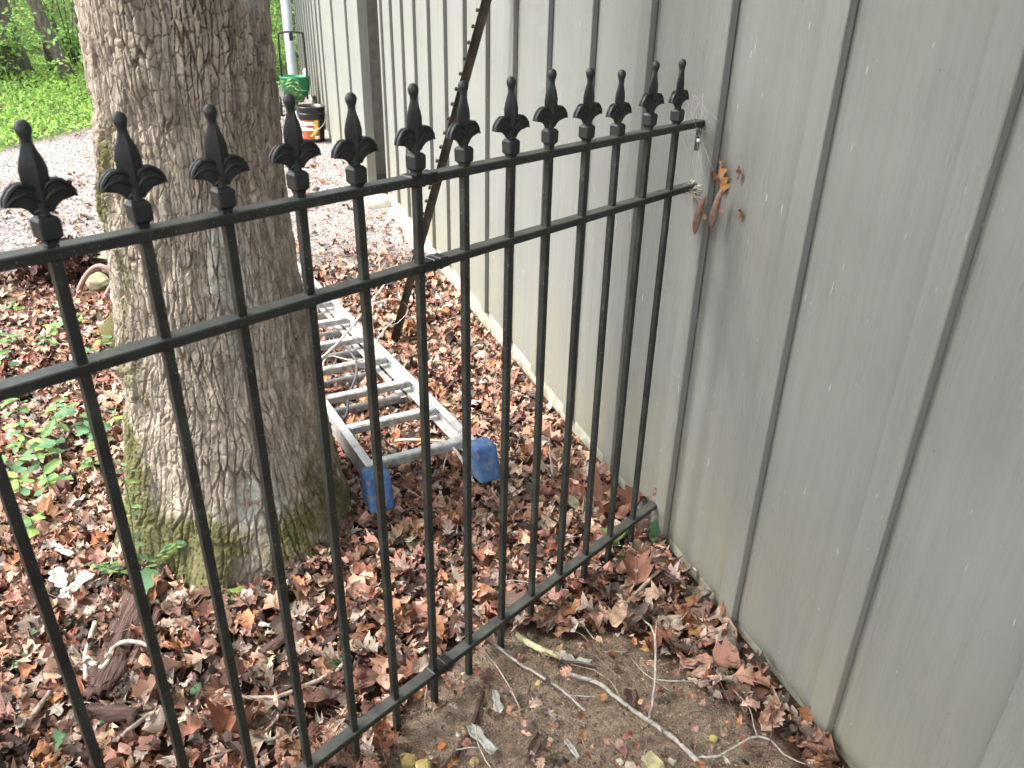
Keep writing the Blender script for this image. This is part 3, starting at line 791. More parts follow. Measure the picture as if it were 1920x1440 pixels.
for ti, (tv, tf), sel in [(i, q, hires) for i, q in enumerate(TEMPL)] + [(i, q, ~hires) for i, q in enumerate(TEMPL_LO)]:
    idx = np.where(rest & sel & (ALL['t'] == ti))[0]
    if not len(idx): continue
    W = np.einsum('nij,vj->nvi', ROT[idx], tv) * ALL['s'][idx][:, None, None] + ALL['p'][idx][:, None, :]
    edge = leaf_shade(len(tv))
    W[:, :, 0] = np.minimum(W[:, :, 0], WX - .001)
    Vs.append(W.reshape(-1, 3)); Cs.append((ALL['c'][idx][:, None, :] * edge[None, :, None]).reshape(-1, 3))
    bx_, by_ = LXY[len(tv)][ti]; Ls.append(np.tile(np.stack([bx_, by_], 1), (len(idx), 1)))
    Fs.append((tf[None] + (np.arange(len(idx)) * len(tv))[:, None, None]).reshape(-1, 4) + off); off += len(idx) * len(tv)
litter = link('leaf_litter', np_mesh('leaf_litter', np.concatenate(Vs), np.concatenate(Fs), M_LEAF, np.concatenate(Cs), True, np.concatenate(Ls)))
tag(litter, 'thick carpet of dry brown oak leaves covering the ground', 'leaf litter', None, 'stuff')
leaf_cache = {}
for i in np.where(single)[0]:
    ti = int(ALL['t'][i]); ci = int(RNG.integers(0, 5)); key = (ti, ci)
    if key not in leaf_cache:
        tv, tf = TEMPL[ti]; edge = leaf_shade(len(tv))
        cc = BROWNS[(ti * 3 + ci * 2) % len(BROWNS)] * (.8 + .1 * ci)
        leaf_cache[key] = np_mesh('dry_leaf', tv, tf, M_LEAF, cc[None] * edge[:, None], True, np.stack(LXY[len(tv)][ti], 1))
    o = link('dry_leaf', leaf_cache[key])
    s = float(ALL['s'][i]) * 1.05
    T = Matrix(ROT[i].tolist()).to_4x4(); T = Matrix.Translation(ALL['p'][i].tolist()) @ T @ Matrix.Scale(s, 4)
    o.matrix_world = T
    xp, yp = ALL['p'][i][:2]
    if in_poly(np.array([xp]), np.array([yp]), DIRT)[0]: where = 'lying on the bare brown dirt'
    elif xp > .75 and yp < 1.75: where = 'in the drift against the foot of the grey wall'
    elif xp < -.25: where = 'in the litter left of the oak trunk base'
    elif yp < 1.15 + .55 * (xp + .05): where = 'in the litter on the near side of the fence'
    else: where = 'in the litter just behind the fence bars'
    lum = float(BROWNS[(ti * 3 + ci * 2) % len(BROWNS)].sum() * (.8 + .1 * ci)); rd = BROWNS[(ti * 3 + ci * 2) % len(BROWNS)]
    cw = 'pale tan' if lum > .95 else ('dark brown' if lum < .42 else ('orange brown' if rd[0] > 2.1 * rd[1] * .9 and rd[2] < .14 else ('pinkish brown' if lum > .66 else 'mid brown')))
    sw_ = 'small' if s < .06 else ('large' if s > .085 else '')
    tag(o, ' '.join(('%s %s %s leaf %s' % (sw_, cw, TKIND[ti], where)).split()), 'leaf', 'dry leaves on top of the litter')

# ------------------------------------------------------------------ gravel, pebbles, twig litter
OCT = np.array([(1, 0, 0), (-1, 0, 0), (0, 1, 0), (0, -1, 0), (0, 0, 1), (0, 0, -1)], float)
OF = np.array([(0, 2, 4), (2, 1, 4), (1, 3, 4), (3, 0, 4), (2, 0, 5), (1, 2, 5), (3, 1, 5), (0, 3, 5)])
def stones_mesh(name, P, S, cols, rng):
    n = len(P); sc = rng.uniform(.6, 1.2, (n, 1, 3)) * np.array([1, 1, .65])
    V = OCT[None] * sc * S[:, None, None] + rng.normal(0, .12, (n, 6, 3)) * S[:, None, None]
    V = np.einsum('nij,nvj->nvi', rotmats(rng.uniform(0, 6.3, n), rng.normal(0, .4, n), rng.normal(0, .4, n)), V) + P[:, None]
    F = (OF[None] + (np.arange(n) * 6)[:, None, None]).reshape(-1, 3)
    return np_mesh(name, V.reshape(-1, 3), F, M_STONE, np.repeat(cols, 6, 0))
rg = np.random.default_rng(31)
x = rg.uniform(-4.2, 1.0, 60000); y = rg.uniform(4.8, 14.0, 60000)
k = rg.random(60000) < gravel_mask(x, y) * np.where(y < 9, 1, .7); x, y = x[k], y[k]
GC = np.array([(.31, .29, .28), (.25, .235, .23), (.37, .35, .34), (.24, .17, .15), (.30, .245, .225)])
gm = stones_mesh('gravel', np.stack([x, y, ground_z(x, y) + .003], 1), rg.uniform(.004, .0098, len(x)), GC[rg.integers(0, 5, len(x))] * rg.uniform(.8, 1.15, (len(x), 1)), rg)
tag(link('gravel', gm), 'pale grey gravel of the driveway behind the oak tree', 'gravel', None, 'stuff')
x = rg.uniform(-.05, 1.02, 9000); y = rg.uniform(.5, 1.5, 9000); k = in_poly(x, y, DIRT); x, y = x[k], y[k]
PC = np.array([(.24, .16, .11), (.30, .205, .145), (.17, .11, .078), (.42, .33, .24), (.50, .41, .32)])
pi_ = np.where(rg.random(len(x)) < .86, rg.integers(0, 3, len(x)), rg.integers(3, 5, len(x)))
sz = np.where(rg.random(len(x)) < .95, rg.uniform(.0012, .0042, len(x)), rg.uniform(.004, .0075, len(x)))
pm = stones_mesh('soil_crumbs', np.stack([x, y, ground_z(x, y) + .001], 1), sz, PC[pi_] * rg.uniform(.8, 1.2, (len(x), 1)), rg)
tag(link('soil_crumbs', pm), 'small soil crumbs and grit scattered on bare dirt', 'grit', None, 'stuff')

def twig_mass(n, xr, yr, keepf, rng, ln=(.04, .20), rad=(.0008, .0026)):
    V, F, C = [], [], []; off = 0
    for _ in range(n):
        x, y = rng.uniform(*xr), rng.uniform(*yr)
        if not keepf(x, y): continue
        L = rng.uniform(*ln); a = rng.uniform(0, 6.28); r = rng.uniform(*rad)
        z0 = gz(x, y) + rng.uniform(.006, .05); e = rng.normal(0, .25)
        bend = rng.normal(0, .25)
        pts = []
        for t in (0, .33, .66, 1):
            aa_ = a + bend * t * 2
            pts.append((x + math.cos(aa_) * L * t, y + math.sin(aa_) * L * t, max(z0 + e * L * t * .5, gz(x, y) + .003) + rng.normal(0, .003)))
        if max(p[0] for p in pts) > WX - .005: continue
        mb = MB().tube(pts, [r, r * .9, r * .8, r * .5], 4)
        c = np.array([(.30, .24, .19), (.20, .14, .10), (.42, .37, .31), (.14, .09, .07)][rng.integers(0, 4)])
        V += mb.v; F += [tuple(i + off for i in f) for f in mb.f if len(f) == 4]; off += len(mb.v); C += [c] * len(mb.v)
    return np_mesh('twig_litter', np.array(V), np.array(F), M_TWIG, np.array(C))
rt = np.random.default_rng(37)
def tw_keep(x, y): return math.hypot(x - TREE[0], y - TREE[1]) > .42 and x < 1.05
tag(link('twig_litter', twig_mass(900, (-1.4, 1.05), (.6, 4.4), tw_keep, rt)), 'fine broken twigs scattered through the brown leaves', 'twigs', None, 'stuff')

# ------------------------------------------------------------------ the ladder
lad = empty('aluminium_ladder', (.452, 2.19, gz(.43, 2.3) + .045)); lad.rotation_euler = (-.036, 0, .171)
tag(lad, 'aluminium extension ladder lying in the leaves with blue rubber feet', 'ladder')
def channel(L, h, w, t, side):
    mb = MB(); s = side
    mb.box(tuple(min(a, b) for a, b in zip((0, 0, 0), (s * t, L, h))), tuple(max(a, b) for a, b in zip((0, 0, 0), (s * t, L, h))), .0008)
    for z in (0, h - t):
        x0, x1 = sorted((s * t, -s * w))
        mb.box((x0, .0005, z + (-.0006 if z == 0 else .0006)), (x1, L - .0005, z + t), .0006)
    return mb
LR = 3.1
for s in (-1, 1):
    o = channel(LR, .072, .026, .003, s).build('side_rail', M_ALU, lad); o.location = (s * .195, 0, .036)
for k in range(11):
    y0 = .075 + .275 * k
    r_ = MB().box((-.193, y0 - .0165, .056), (.193, y0 + .0165, .088), .004)
    for zz_ in (.064, .070, .076, .082): r_.box((-.1925, y0 - .0182, zz_ - .0012), (.1925, y0 - .016, zz_ + .0012))
    r_.build('rung', M_ALU, lad)
for s in (-1, 1):
    o = channel(2.5, .046, .022, .003, s).build('side_rail', M_ALU, lad); o.location = (s * .158, .585, -.014)
for k in range(2, 11):
    y0 = .075 + .275 * k
    r_ = MB().box((-.156, y0 - .014, -.004), (.156, y0 + .014, .024), .004)
    for zz_ in (.002, .008, .014, .020): r_.box((-.1555, y0 - .0156, zz_ - .0011), (.1555, y0 - .0135, zz_ + .0011))
    r_.build('rung', M_ALU, lad)
for s in (-1, 1):
    bm = bmesh.new(); bmesh.ops.create_cube(bm, size=1.0)
    for p in bm.verts:
        x_, y_, z_ = p.co
        p.co = Vector((x_ * .082, y_ * .105 + (.030 if z_ > 0 and y_ < 0 else 0) - .060, z_ * .124 + .066))
    bmesh.ops.bevel(bm, geom=list(bm.edges), offset=.013, segments=3, affect='EDGES', profile=.5)
    me = bpy.data.meshes.new('rubber_foot'); bm.to_mesh(me); bm.free()
    o = link('rubber_foot', me, M_MITT, lad); o.location = (s * .186, 0, 0); o.rotation_euler = (0, 0, s * .05)
MB().box((-.202, .62, .06), (-.191, .66, .10), .002).build('warning_sticker', M_GREENPL, lad)

# ------------------------------------------------------------------ the leaning steel post
pb, pt = Vector((.572, 3.53, gz(.57, 3.53) - .03)), Vector((1.040, 3.233, 1.678))
pt = pb + (pt - pb) * 1.0
post = empty('steel_fence_post', pb[:]); tag(post, 'rusty studded steel fence post leaning against the grey wall', 'post')
ax = (pt - pb).normalized(); Lp = (pt - pb).length
q = ax.to_track_quat('Z', 'Y'); post.rotation_mode = 'QUATERNION'
# turn the studs towards the drive
side = Vector((-.95, .31, 0)); side = (side - ax * side.dot(ax)).normalized(); yv = ax.cross(side)
post.rotation_quaternion = Matrix(((side.x, yv.x, ax.x), (side.y, yv.y, ax.y), (side.z, yv.z, ax.z))).to_quaternion()
MB().box((.012, -.0195, 0), (.0165, .0195, Lp), .0008).box((-.022, -.0028, 0), (.0122, .0028, Lp - .001), .0008).build('shaft', M_POST, post)
stud = MB().box((.0166, -.008, 0), (.0285, .008, .014), .0025).mesh('stud')
for k in range(22):
    link('stud', stud, M_POST, post, (0, 0, .36 + k * .062))
ap = MB().add([(-.0225, -.04, .10), (-.0225, .04, .10), (-.0225, .052, .155), (-.0225, .035, .20), (-.0225, -.035, .20), (-.0225, -.052, .155), (-.0265, -.04, .10), (-.0265, .04, .10), (-.0265, .052, .155), (-.0265, .035, .20), (-.0265, -.035, .20), (-.0265, -.052, .155)],
              [(0, 1, 2, 3, 4, 5), (11, 10, 9, 8, 7, 6)] + [(i, i + 6, (i + 1) % 6 + 6, (i + 1) % 6) for i in range(6)])
ap.build('anchor_plate', M_POST, post)

# ------------------------------------------------------------------ sticks, bark and stones
rs = random.Random(19)
def stick_mesh(pts, r0, r1, lift, n=7, jit=.0018, knob=0.2):
    p3 = [(p[0], p[1], gz(p[0], p[1]) + (p[2] if len(p) > 2 else lift)) for p in pts]
    cp = curve_pts(p3, 5, jit, rs)
    rad = [(r0 + (r1 - r0) * i / (len(cp) - 1)) * (1 + rs.uniform(-knob, knob) * .6) for i in range(len(cp))]
    return MB().tube(cp, rad, n)
def with_col(mb, col, name, sm=True):
    me = mb.mesh(name, sm); V = np.array(mb.v)
    at = me.color_attributes.new('Col', 'FLOAT_COLOR', 'POINT')
    c = np.ones((len(V), 4), np.float32); c[:, :3] = np.array(col)[None] * (.75 + .5 * fbm(V[:, 0] * 60, V[:, 1] * 60 + V[:, 2] * 60, 5, 2))[:, None]
    at.data.foreach_set('color', c.ravel()); return me
def stick(name, label, pts, r0, r1, col, lift=.02, twigs=(), group=None, cat='stick', mat=None):
    o = link(name, with_col(stick_mesh(pts, r0, r1, lift), col, name), mat or M_TWIG)
    for tp, a, b in twigs: link('side_twig', with_col(stick_mesh(tp, a, b, lift, 6), col, 'side_twig'), mat or M_TWIG, o)
    return tag(o, label, cat, group)
PALE = (.38, .345, .30); TAN = (.34, .25, .18); DK = (.085, .052, .042); LICH = (.40, .38, .32)
stick('fallen_branch', 'pale forked branch lying across the bare dirt with side twigs', [(0.605, 1.278), (0.662, 1.238), (0.69, 1.177), (0.73, 1.116), (0.772, 1.041), (0.79, 0.977), (0.815, 0.90), (.85, .80)], .0050, .0072, PALE, .016,
      [([(0.738, 1.106), (0.796, 1.195, .05), (0.851, 1.309, .07), (0.857, 1.38, .055), (0.839, 1.474, .035)], .0036, .0016),
       ([(0.792, 1.188, .045), (0.873, 1.145, .06), (.93, 1.14, .05)], .0022, .001), ([(.80, 1.20, .05), (.842, 1.29, .10), (.86, 1.31, .13)], .0020, .0009),
       ([(0.788, 0.985), (0.835, 0.963, .03), (0.934, 0.968, .05), (0.974, 0.905, .04), (1.02, 0.867, .03)], .0036, .0012), ([(.93, .966, .05), (.94, 1.02, .08), (.93, 1.07, .09)], .0018, .0008)], cat='branch')
stick('fallen_branch', 'thin pale twig running under the bottom rail onto dirt', [(0.393, 1.583), (0.436, 1.463), (0.492, 1.347), (0.547, 1.266), (0.574, 1.223), (0.60, 1.165)], .0046, .0026, (.42, .38, .34), .02, [([(0.576, 1.218), (.60, 1.208), (0.645, 1.192)], .0022, .001)], cat='branch')
stick('fallen_branch', 'lichen spotted grey branch curling over the dark bark slab', [(-0.506, 1.756, .06), (-0.515, 1.663, .05), (-0.51, 1.581, .04)], .0075, .0060, LICH, .04, [([(-0.513, 1.645, .05), (-0.472, 1.6, .05), (-0.448, 1.66, .055), (-0.392, 1.647, .06), (-0.315, 1.589, .035)], .0078, .0045)], cat='branch')
stick('fallen_branch', 'forked tan branch in litter at the fence foot', [(-0.203, 1.456), (-0.095, 1.417), (-0.033, 1.427), (0.044, 1.446), (.10, 1.49)], .0045, .0060, (.42, .36, .29), .04, [([(-0.09, 1.416, .042), (-0.086, 1.362), (-0.123, 1.327)], .0042, .0026)], cat='branch')
stick('stick', 'short pale stick below the forked tan branch', [(-0.247, 1.286), (-0.169, 1.304), (-0.09, 1.308)], .0032, .0042, (.44, .39, .32), .04)
stick('stick', 'dark brown rotten stick lying on the bare dirt', [(0.386, 1.292), (0.336, 1.209), (0.283, 1.152), (0.236, 1.111), (.17, 1.06)], .0058, .0075, DK, .012)
stick('stick', 'peeled cream coloured stick beside the bottom rail', [(0.515, 1.425, .03), (0.556, 1.365, .03), (0.60, 1.333, .025)], .0085, .0075, (.55, .50, .30), .02)
stick('stick', 'tan stick propped on leaves near the wall corner', [(0.86, 1.47, .04), (.93, 1.50, .06), (1.012, 1.55, .06)], .0050, .0060, TAN, .04)
stick('stick', 'knotty brown stick lying along the bottom rail', [(.66, 1.50), (.74, 1.49), (.83, 1.515), (.90, 1.53)], .0075, .0055, (.25, .18, .13), .035)
stick('stick', 'broken grey stick among leaves in the lower left', [(-0.415, 1.391), (-0.364, 1.436), (-0.33, 1.433)], .0055, .0060, (.30, .25, .21), .045)
stick('stick', 'small bark covered stick at the bottom left edge', [(-0.614, 1.501), (-.60, 1.53), (-0.582, 1.571)], .0065, .0060, (.24, .20, .17), .045)
stick('stick', 'upright dead twig standing just behind the bottom rail', [(.245, 1.30, .0), (.250, 1.303, .05), (.262, 1.33, .09)], .0028, .0020, TAN, 0)
stick('stick', 'thin grey stick lying on dirt below the fallen branch', [(.44, 1.30), (.455, 1.255), (.452, 1.20)], .0042, .0034, (.20, .13, .09), .010)
stick('stick', 'dead stem poking up through the leaves near the ladder', [(.88, 2.10, .02), (.875, 2.12, .10), (.868, 2.13, .16)], .0040, .0030, (.52, .48, .43), 0)
for nm, lb, pts, r0, r1, c in (
    ('vine_stem', 'bare pale vine arching over the ladder to the post', [(.10, 2.95, .16), (0.194, 3.041, .17), (0.309, 3.242, .18), (0.509, 3.757, .15), (0.662, 4.161, .12), (0.80, 4.50, .10)], .0065, .0035, (.60, .55, .47)),
    ('vine_stem', 'thin bare vine looping across the ladder rungs', [(0.10, 2.62, .02), (.165, 2.75, .14), (0.232, 3.085, .16), (0.372, 3.042, .15), (0.511, 3.31, .17), (0.622, 3.563, .14)], .0042, .0022, (.52, .47, .40)),
    ('vine_stem', 'wiry twig standing upright beside the leaning post', [(.50, 3.60, .02), (0.534, 3.75, .14), (0.60, 3.90, .28), (.66, 4.3, .40)], .0026, .0015, (.40, .34, .28)),
    ('vine_stem', 'pale root bent across the first ladder rung', [(0.40, 2.48, .05), (0.491, 2.345, .12), (0.569, 2.273, .125), (0.615, 2.148, .03)], .0055, .0060, (.60, .54, .44)),
    ('vine_stem', 'thin crossed twig lying over the right ladder rail', [(0.52, 2.23, .06), (0.569, 2.31, .11), (.68, 2.42, .13), (0.819, 2.538, .06)], .0024, .0016, (.55, .50, .44)),
    ('vine_stem', 'twiggy vine tangle hooked round the leaning post', [(.46, 3.45, .16), (.50, 3.55, .22), (.60, 3.50, .26), (.66, 3.47, .22), (.60, 3.44, .16), (.47, 3.42, .14)], .0020, .0014, (.55, .50, .44))):
    stick(nm, lb, pts, r0, r1, c, .1, cat='vine')
stick('grey_cord', 'dark grey cord hanging over the ladder rungs', [(0.312, 3.273, .16), (0.346, 3.05, .15), (.33, 2.93, .13), (0.283, 2.802, .11), (.25, 2.70, .06), (0.168, 2.604, .05)], .0055, .0055, (.075, .085, .095), .1, cat='cord')

stv = MB()
for k in range(70):
    a0 = rs.uniform(0, 6.28); x0, y0 = rs.gauss(.04, .06), rs.gauss(1.245, .035); L_ = rs.uniform(.05, .13); h_ = rs.uniform(.01, .05)
    z0 = gz(x0, y0) + .03
    stv.tube([(x0, y0, z0), (x0 + L_ * .35 * math.cos(a0), y0 + L_ * .35 * math.sin(a0), z0 + h_), (x0 + L_ * .7 * math.cos(a0 + .3), y0 + L_ * .7 * math.sin(a0 + .3), z0 + h_ * .9), (x0 + L_ * math.cos(a0 + .5), y0 + L_ * math.sin(a0 + .5), z0)], .0009, 4, False)
tag(link('straw_tangle', with_col(stv, (.26, .13, .075), 'straw_tangle'), M_TWIG), 'tangle of fine reddish straw beside the bottom rail', 'straw', None, 'stuff')
def plate(name, label, mat, x, y, yaw, L, W, th, lift, curl=.0, cat='bark', seed=0, tilt=(0, 0), rough=.12, group=None):
    g = np.random.default_rng(seed + 100); nx, ny = 6, 12
    V = []
    for top in (1, 0):
        for j in range(ny):
            t = j / (ny - 1)
            w = W * (.55 + .45 * math.sin(math.pi * min(max(t, .08), .92)) ** .5) * (1 + (vnoise(np.array([t * 6.0]), np.array([seed * 1.7]), 3)[0] - .5) * 1.0)
            for i in range(nx):
                s = i / (nx - 1) - .5
                zz_ = curl * (s * 2) ** 2 * W + (vnoise(np.array([s * 7 + 3]), np.array([t * 5.0 + seed]), 9)[0] - .5) * th * 1.2
                V.append((s * w + (g.normal(0, rough * W * .25) if i in (0, nx - 1) else 0), (t - .5) * L + (g.normal(0, L * .02) if j in (0, ny - 1) else 0), zz_ + (th if top else 0)))
    F = []; o_ = nx * ny
    for j in range(ny - 1):
        for i in range(nx - 1):
            a = j * nx + i; F.append((a, a + 1, a + nx + 1, a + nx)); F.append((o_ + a, o_ + a + nx, o_ + a + nx + 1, o_ + a + 1))
    ring = [i for i in range(nx)] + [j * nx + nx - 1 for j in range(1, ny)] + [(ny - 1) * nx + i for i in range(nx - 2, -1, -1)] + [j * nx for j in range(ny - 2, 0, -1)]
    for a, b in zip(ring, ring[1:] + ring[:1]): F.append((a, o_ + a, o_ + b, b))
    me = np_mesh(name, np.array(V), np.array(F), None, None, True)
    o = link(name, me, mat); o.location = (x, y, gz(x, y) + lift); o.rotation_euler = (tilt[0], tilt[1], yaw)
    return tag(o, label, cat, group)
plate('bark_piece', 'long dark brown slab of bark below the oak base', M_BARKSLAB, -.437, 1.72, math.radians(-11), .40, .078, .014, .035, -.10, seed=1, tilt=(.02, .05))
plate('bark_piece', 'narrow dark bark strip beside the long bark slab', M_BARKSLAB, -.385, 1.70, math.radians(-16), .20, .030, .008, .03, -.1, seed=2)
plate('bark_piece', 'weathered grey wood piece at the lower left corner', M_BARKSLAB, -.44, 1.46, math.radians(70), .12, .045, .012, .045, -.1, seed=3)
plate('bark_piece', 'flat brown bark slab between oak base and fence', M_BARKSLAB, -.06, 1.60, math.radians(-50), .13, .05, .008, .035, -.1, seed=4)
for i, (x, y, yw, L, W, lb) in enumerate([(-.628, 1.99, 20, .09, .035, 'white bleached bark flake, left one of two beside seedling'), (-.575, 1.94, -35, .10, .045, 'white bleached bark flake, wider one lying among leaves'), (-.635, 2.12, 50, .06, .02, 'small white bark sliver above the bark flakes'),
                                        (.408, 1.25, -5, .062, .020, 'upright white bark chip nearest the bottom rail'), (.345, 1.165, 25, .085, .024, 'long white bark chip on the dirt, largest of the chips'), (.534, 1.089, 15, .05, .013, 'narrow white bark chip beside the pale branch'), (.452, 1.112, -40, .075, .022, 'grey bark chip curled on the dirt between pebbles'), (.622, 1.332, 62, .12, .024, 'long split pale wood sliver beside peeled stick'),
                                        (.72, 1.17, -25, .055, .028, 'pinkish grey bark flake beside the pale branch'), (-.10, 1.64, 70, .03, .014, 'tiny white bark crumb near the mossy oak root')]):
    plate('bark_chip', lb, M_PALEBARK if i not in (6, 8) else M_BARKSLAB, x, y, math.radians(yw), L, W, .004, .012 if y < 1.5 and x > 0 else .045, .15, cat='bark chip', seed=20 + i, tilt=(.1, .1))

def rock(name, label, x, y, size, col, lift=0.0, seed=0, cat='stone', blocky=.5, group=None, parent=None):
    bm = bmesh.new(); bmesh.ops.create_cube(bm, size=1.0)
    bmesh.ops.bevel(bm, geom=list(bm.edges), offset=.16, segments=1, affect='EDGES', profile=.5)
    bmesh.ops.subdivide_edges(bm, edges=list(bm.edges), cuts=1, use_grid_fill=True)
    g = np.random.default_rng(seed + 300); off_ = g.uniform(0, 50, 3)
    for p in bm.verts:
        c = p.co
        d = 1 + (vnoise(np.array([c.x * 2.2 + off_[0] + c.z]), np.array([c.y * 2.2 + off_[1] - c.z]), seed)[0] - .5) * .55 + g.normal(0, .02)
        p.co = Vector((c.x * d * size[0], c.y * d * size[1], c.z * d * size[2]))
    me = bpy.data.meshes.new(name); bm.to_mesh(me); bm.free()
    n = len(me.vertices); at = me.color_attributes.new('Col', 'FLOAT_COLOR', 'POINT')
    c4 = np.ones((n, 4), np.float32); c4[:, :3] = np.array(col)[None] * g.uniform(.8, 1.2, (n, 1)); at.data.foreach_set('color', c4.ravel())
    o = link(name, me, M_STONE); o.location = (x, y, gz(x, y) + lift); o.rotation_euler = (g.normal(0, .15), g.normal(0, .15), g.uniform(0, 6))
    return tag(o, label, cat, group)
for i, (x, y, s, c, lb) in enumerate([(.694, 1.003, .046, (.42, .38, .20), 'mossy yellow stone beside the pale branch'), (.179, 1.173, .034, (.45, .33, .13), 'ochre yellow stone at the end of bottom rail'), (.206, 1.135, .042, (.45, .35, .14), 'larger ochre stone below the ochre yellow one'), (.258, 1.186, .018, (.45, .17, .07), 'orange brick red pebble on the dirt'),
                                      (.432, 1.228, .019, (.48, .26, .18), 'round pink pebble beside the upright bark chip'), (.440, 1.214, .013, (.40, .27, .20), 'small round brown pebble touching the pink one'), (.525, 1.28, .016, (.55, .42, .20), 'small yellow pebble above the bark chips'), (.648, 1.017, .022, (.52, .42, .33), 'pale tan pebble left of the mossy stone'),
                                      (.861, 1.023, .018, (.50, .42, .15), 'flat yellow pebble near the wall'), (.318, 1.126, .02, (.45, .35, .18), 'honey coloured pebble under the long bark chip'), (.63, 1.035, .014, (.55, .48, .38), 'tiny cream pebble left of the tan pebble'), (.74, 1.0, .016, (.50, .44, .33), 'cream pebble right of the mossy stone'), (.30, 1.20, .011, (.55, .50, .42), 'tiny white pebble near the orange one'), (.50, 1.13, .012, (.42, .33, .26), 'tiny brown pebble among the bark chips'), (.56, 1.21, .010, (.50, .40, .28), 'tiny tan pebble under the thin twig')]):
    rock('pebble', lb, x, y, (s, s * .8, s * .6), c, s * .2, i, 'pebble')
rock('stone_block', 'squarish mossy stone block behind the bent brown pipe', -.885, 4.86, (.13, .10, .09), (.22, .20, .12), .03, 41, 'stone')
for i in range(3):
    rock('flat_stone', ['lowest grey slab of the stone stack by the oak', 'middle grey slab of the stone stack by the oak', 'top mossy slab of the stone stack by the oak'][i], -.82 + .01 * i, 5.25, (.32, .22, .045), (.23, .22, .165), .03 + .048 * i, 50 + i, 'stone', group='stacked flat stones')
hp = curve_pts([(-.995, 4.80, -.16), (-.97, 4.80, -.08), (-.91, 4.80, .0), (-.85, 4.79, .035), (-.80, 4.77, .015), (-.755, 4.75, -.05), (-.735, 4.74, -.09)], 5)
tag(MB().tube(hp, .015, 10).build('bent_pipe', M_HOSE, sm=True), 'brown pipe bent in an arch beside the oak trunk', 'pipe')
hp = curve_pts([(-.86, 4.66, -.16), (-.80, 4.68, -.06), (-.75, 4.70, -.02), (-.71, 4.72, .01)], 5)
tag(MB().tube(hp, .012, 9).build('bent_pipe', M_HOSE, sm=True), 'shorter brown pipe crossing under the bent pipe', 'pipe')
hp = curve_pts([(-.755, 4.50, -.10), (-.76, 4.52, -.05), (-.735, 4.55, -.02), (-.73, 4.58, .02)], 4)
tag(MB().tube(hp, [.018] * 8 + [.02] * (len(hp) - 8), 9).build('pipe_elbow', M_WHITEPL, sm=True), 'white plastic elbow at the foot of the oak', 'pipe')

# mossy stump half hidden behind the oak
sp_ = []
for i, (r, z) in enumerate([(.26, -.1), (.19, -.02), (.13, .05), (.09, .10), (.06, .135), (.03, .15)]):
    sp_.append((r, z))
mb = MB().lathe(sp_, 28); V = np.array(mb.v); a = np.arctan2(V[:, 1], V[:, 0]); f_ = 1 + .25 * np.sin(a * 3 + 1) * (V[:, 2] < .1) + .15 * (fbm(a * 3 + 9, V[:, 2] * 12, 8, 3) - .5)
V[:, 0] *= f_; V[:, 1] *= f_; mb.v = [tuple(p) for p in V]; mb.f.append(tuple(range(28 * 5, 28 * 6)))
me = with_col(mb, (.085, .078, .035), 'stump'); o = link('mossy_stump', me, M_MOSS, None, (-.66, 4.0, gz(-.66, 4.0)))
tag(o, 'low mossy stump showing left of the oak trunk', 'stump')

# clump of dark dead fronds beyond the bars
g = np.random.default_rng(77); n = 420
P = np.stack([g.normal(-1.08, .13, n), g.normal(5.2, .12, n), np.zeros(n)], 1); hh = np.exp(-(((P[:, 0] + 1.08) / .2) ** 2 + ((P[:, 1] - 5.2) / .2) ** 2)); P[:, 2] = ground_z(P[:, 0], P[:, 1]) + .26 * hh * g.uniform(.2, 1, n)
Vs, Fs, Cs = [], [], []; off = 0
RM = rotmats(g.uniform(0, 6.28, n), g.normal(.9, .5, n), g.normal(0, .6, n)); TT = g.integers(0, len(TEMPL), n)
for i in range(n):
    tv, tf = TEMPL_LO[TT[i]]; Vs.append(tv @ RM[i].T * g.uniform(.05, .1) + P[i]); Fs.append(tf + off); off += len(tv)
    Cs.append(np.tile(np.array([(.10, .045, .035), (.15, .07, .05), (.07, .035, .03)][g.integers(0, 3)]), (len(tv), 1)))
tag(link('dead_leaf_clump', np_mesh('dead_leaf_clump', np.concatenate(Vs), np.concatenate(Fs), M_LEAF, np.concatenate(Cs))), 'dark reddish clump of dead leaves standing by the gravel', 'leaf clump', None, 'stuff')

# ------------------------------------------------------------------ green plants
rgp = np.random.default_rng(61)
GL = []
for kd in ('plain', 'plain', 'plain', 'broad'):
    for c in ((.11, .20, .075), (.145, .255, .085), (.085, .18, .085), (.20, .28, .075)):
        tv, tf = leaf_template(kd, rgp, .5, 5); tv[:, 1] += .45; tv[:, 0] *= .78
        GL.append((kd, np_mesh('leaf', tv, tf, M_GREEN, np.tile(np.array(c), (len(tv), 1)), True, np.stack(LAST_XY, 1))))
M_STEM = simple('green_stem', (.10, .15, .05), (.16, .20, .08), 20, .6, .3, bstr=0)
def seedling(x, y, h, n, ls, label, seed, group='green seedlings in the litter', kind=None):
    g = random.Random(seed)
    e = empty('seedling', (x, y, gz(x, y)), g.uniform(0, 6.28)); tag(e, label, 'seedling', group)
    lean = (g.uniform(-.2, .2) * h, g.uniform(-.2, .2) * h)
    MB().tube([(0, 0, -.02), (lean[0] * .4, lean[1] * .4, h * .5), (lean[0], lean[1], h)], [.0022, .0018, .0012], 5).build('stem', M_STEM, e)
    pool = [m for k_, m in GL if (kind is None or k_ == kind)]
    for k in range(n):
        a = 2.4 * k + g.uniform(-.3, .3); t = .55 + .45 * (k + 1) / n
        o = link('leaf', g.choice(pool), None, e, (lean[0] * t, lean[1] * t, h * t), (g.uniform(-.45, .25), g.uniform(-.3, .3), a), ls * g.uniform(.7, 1.25))
    return e
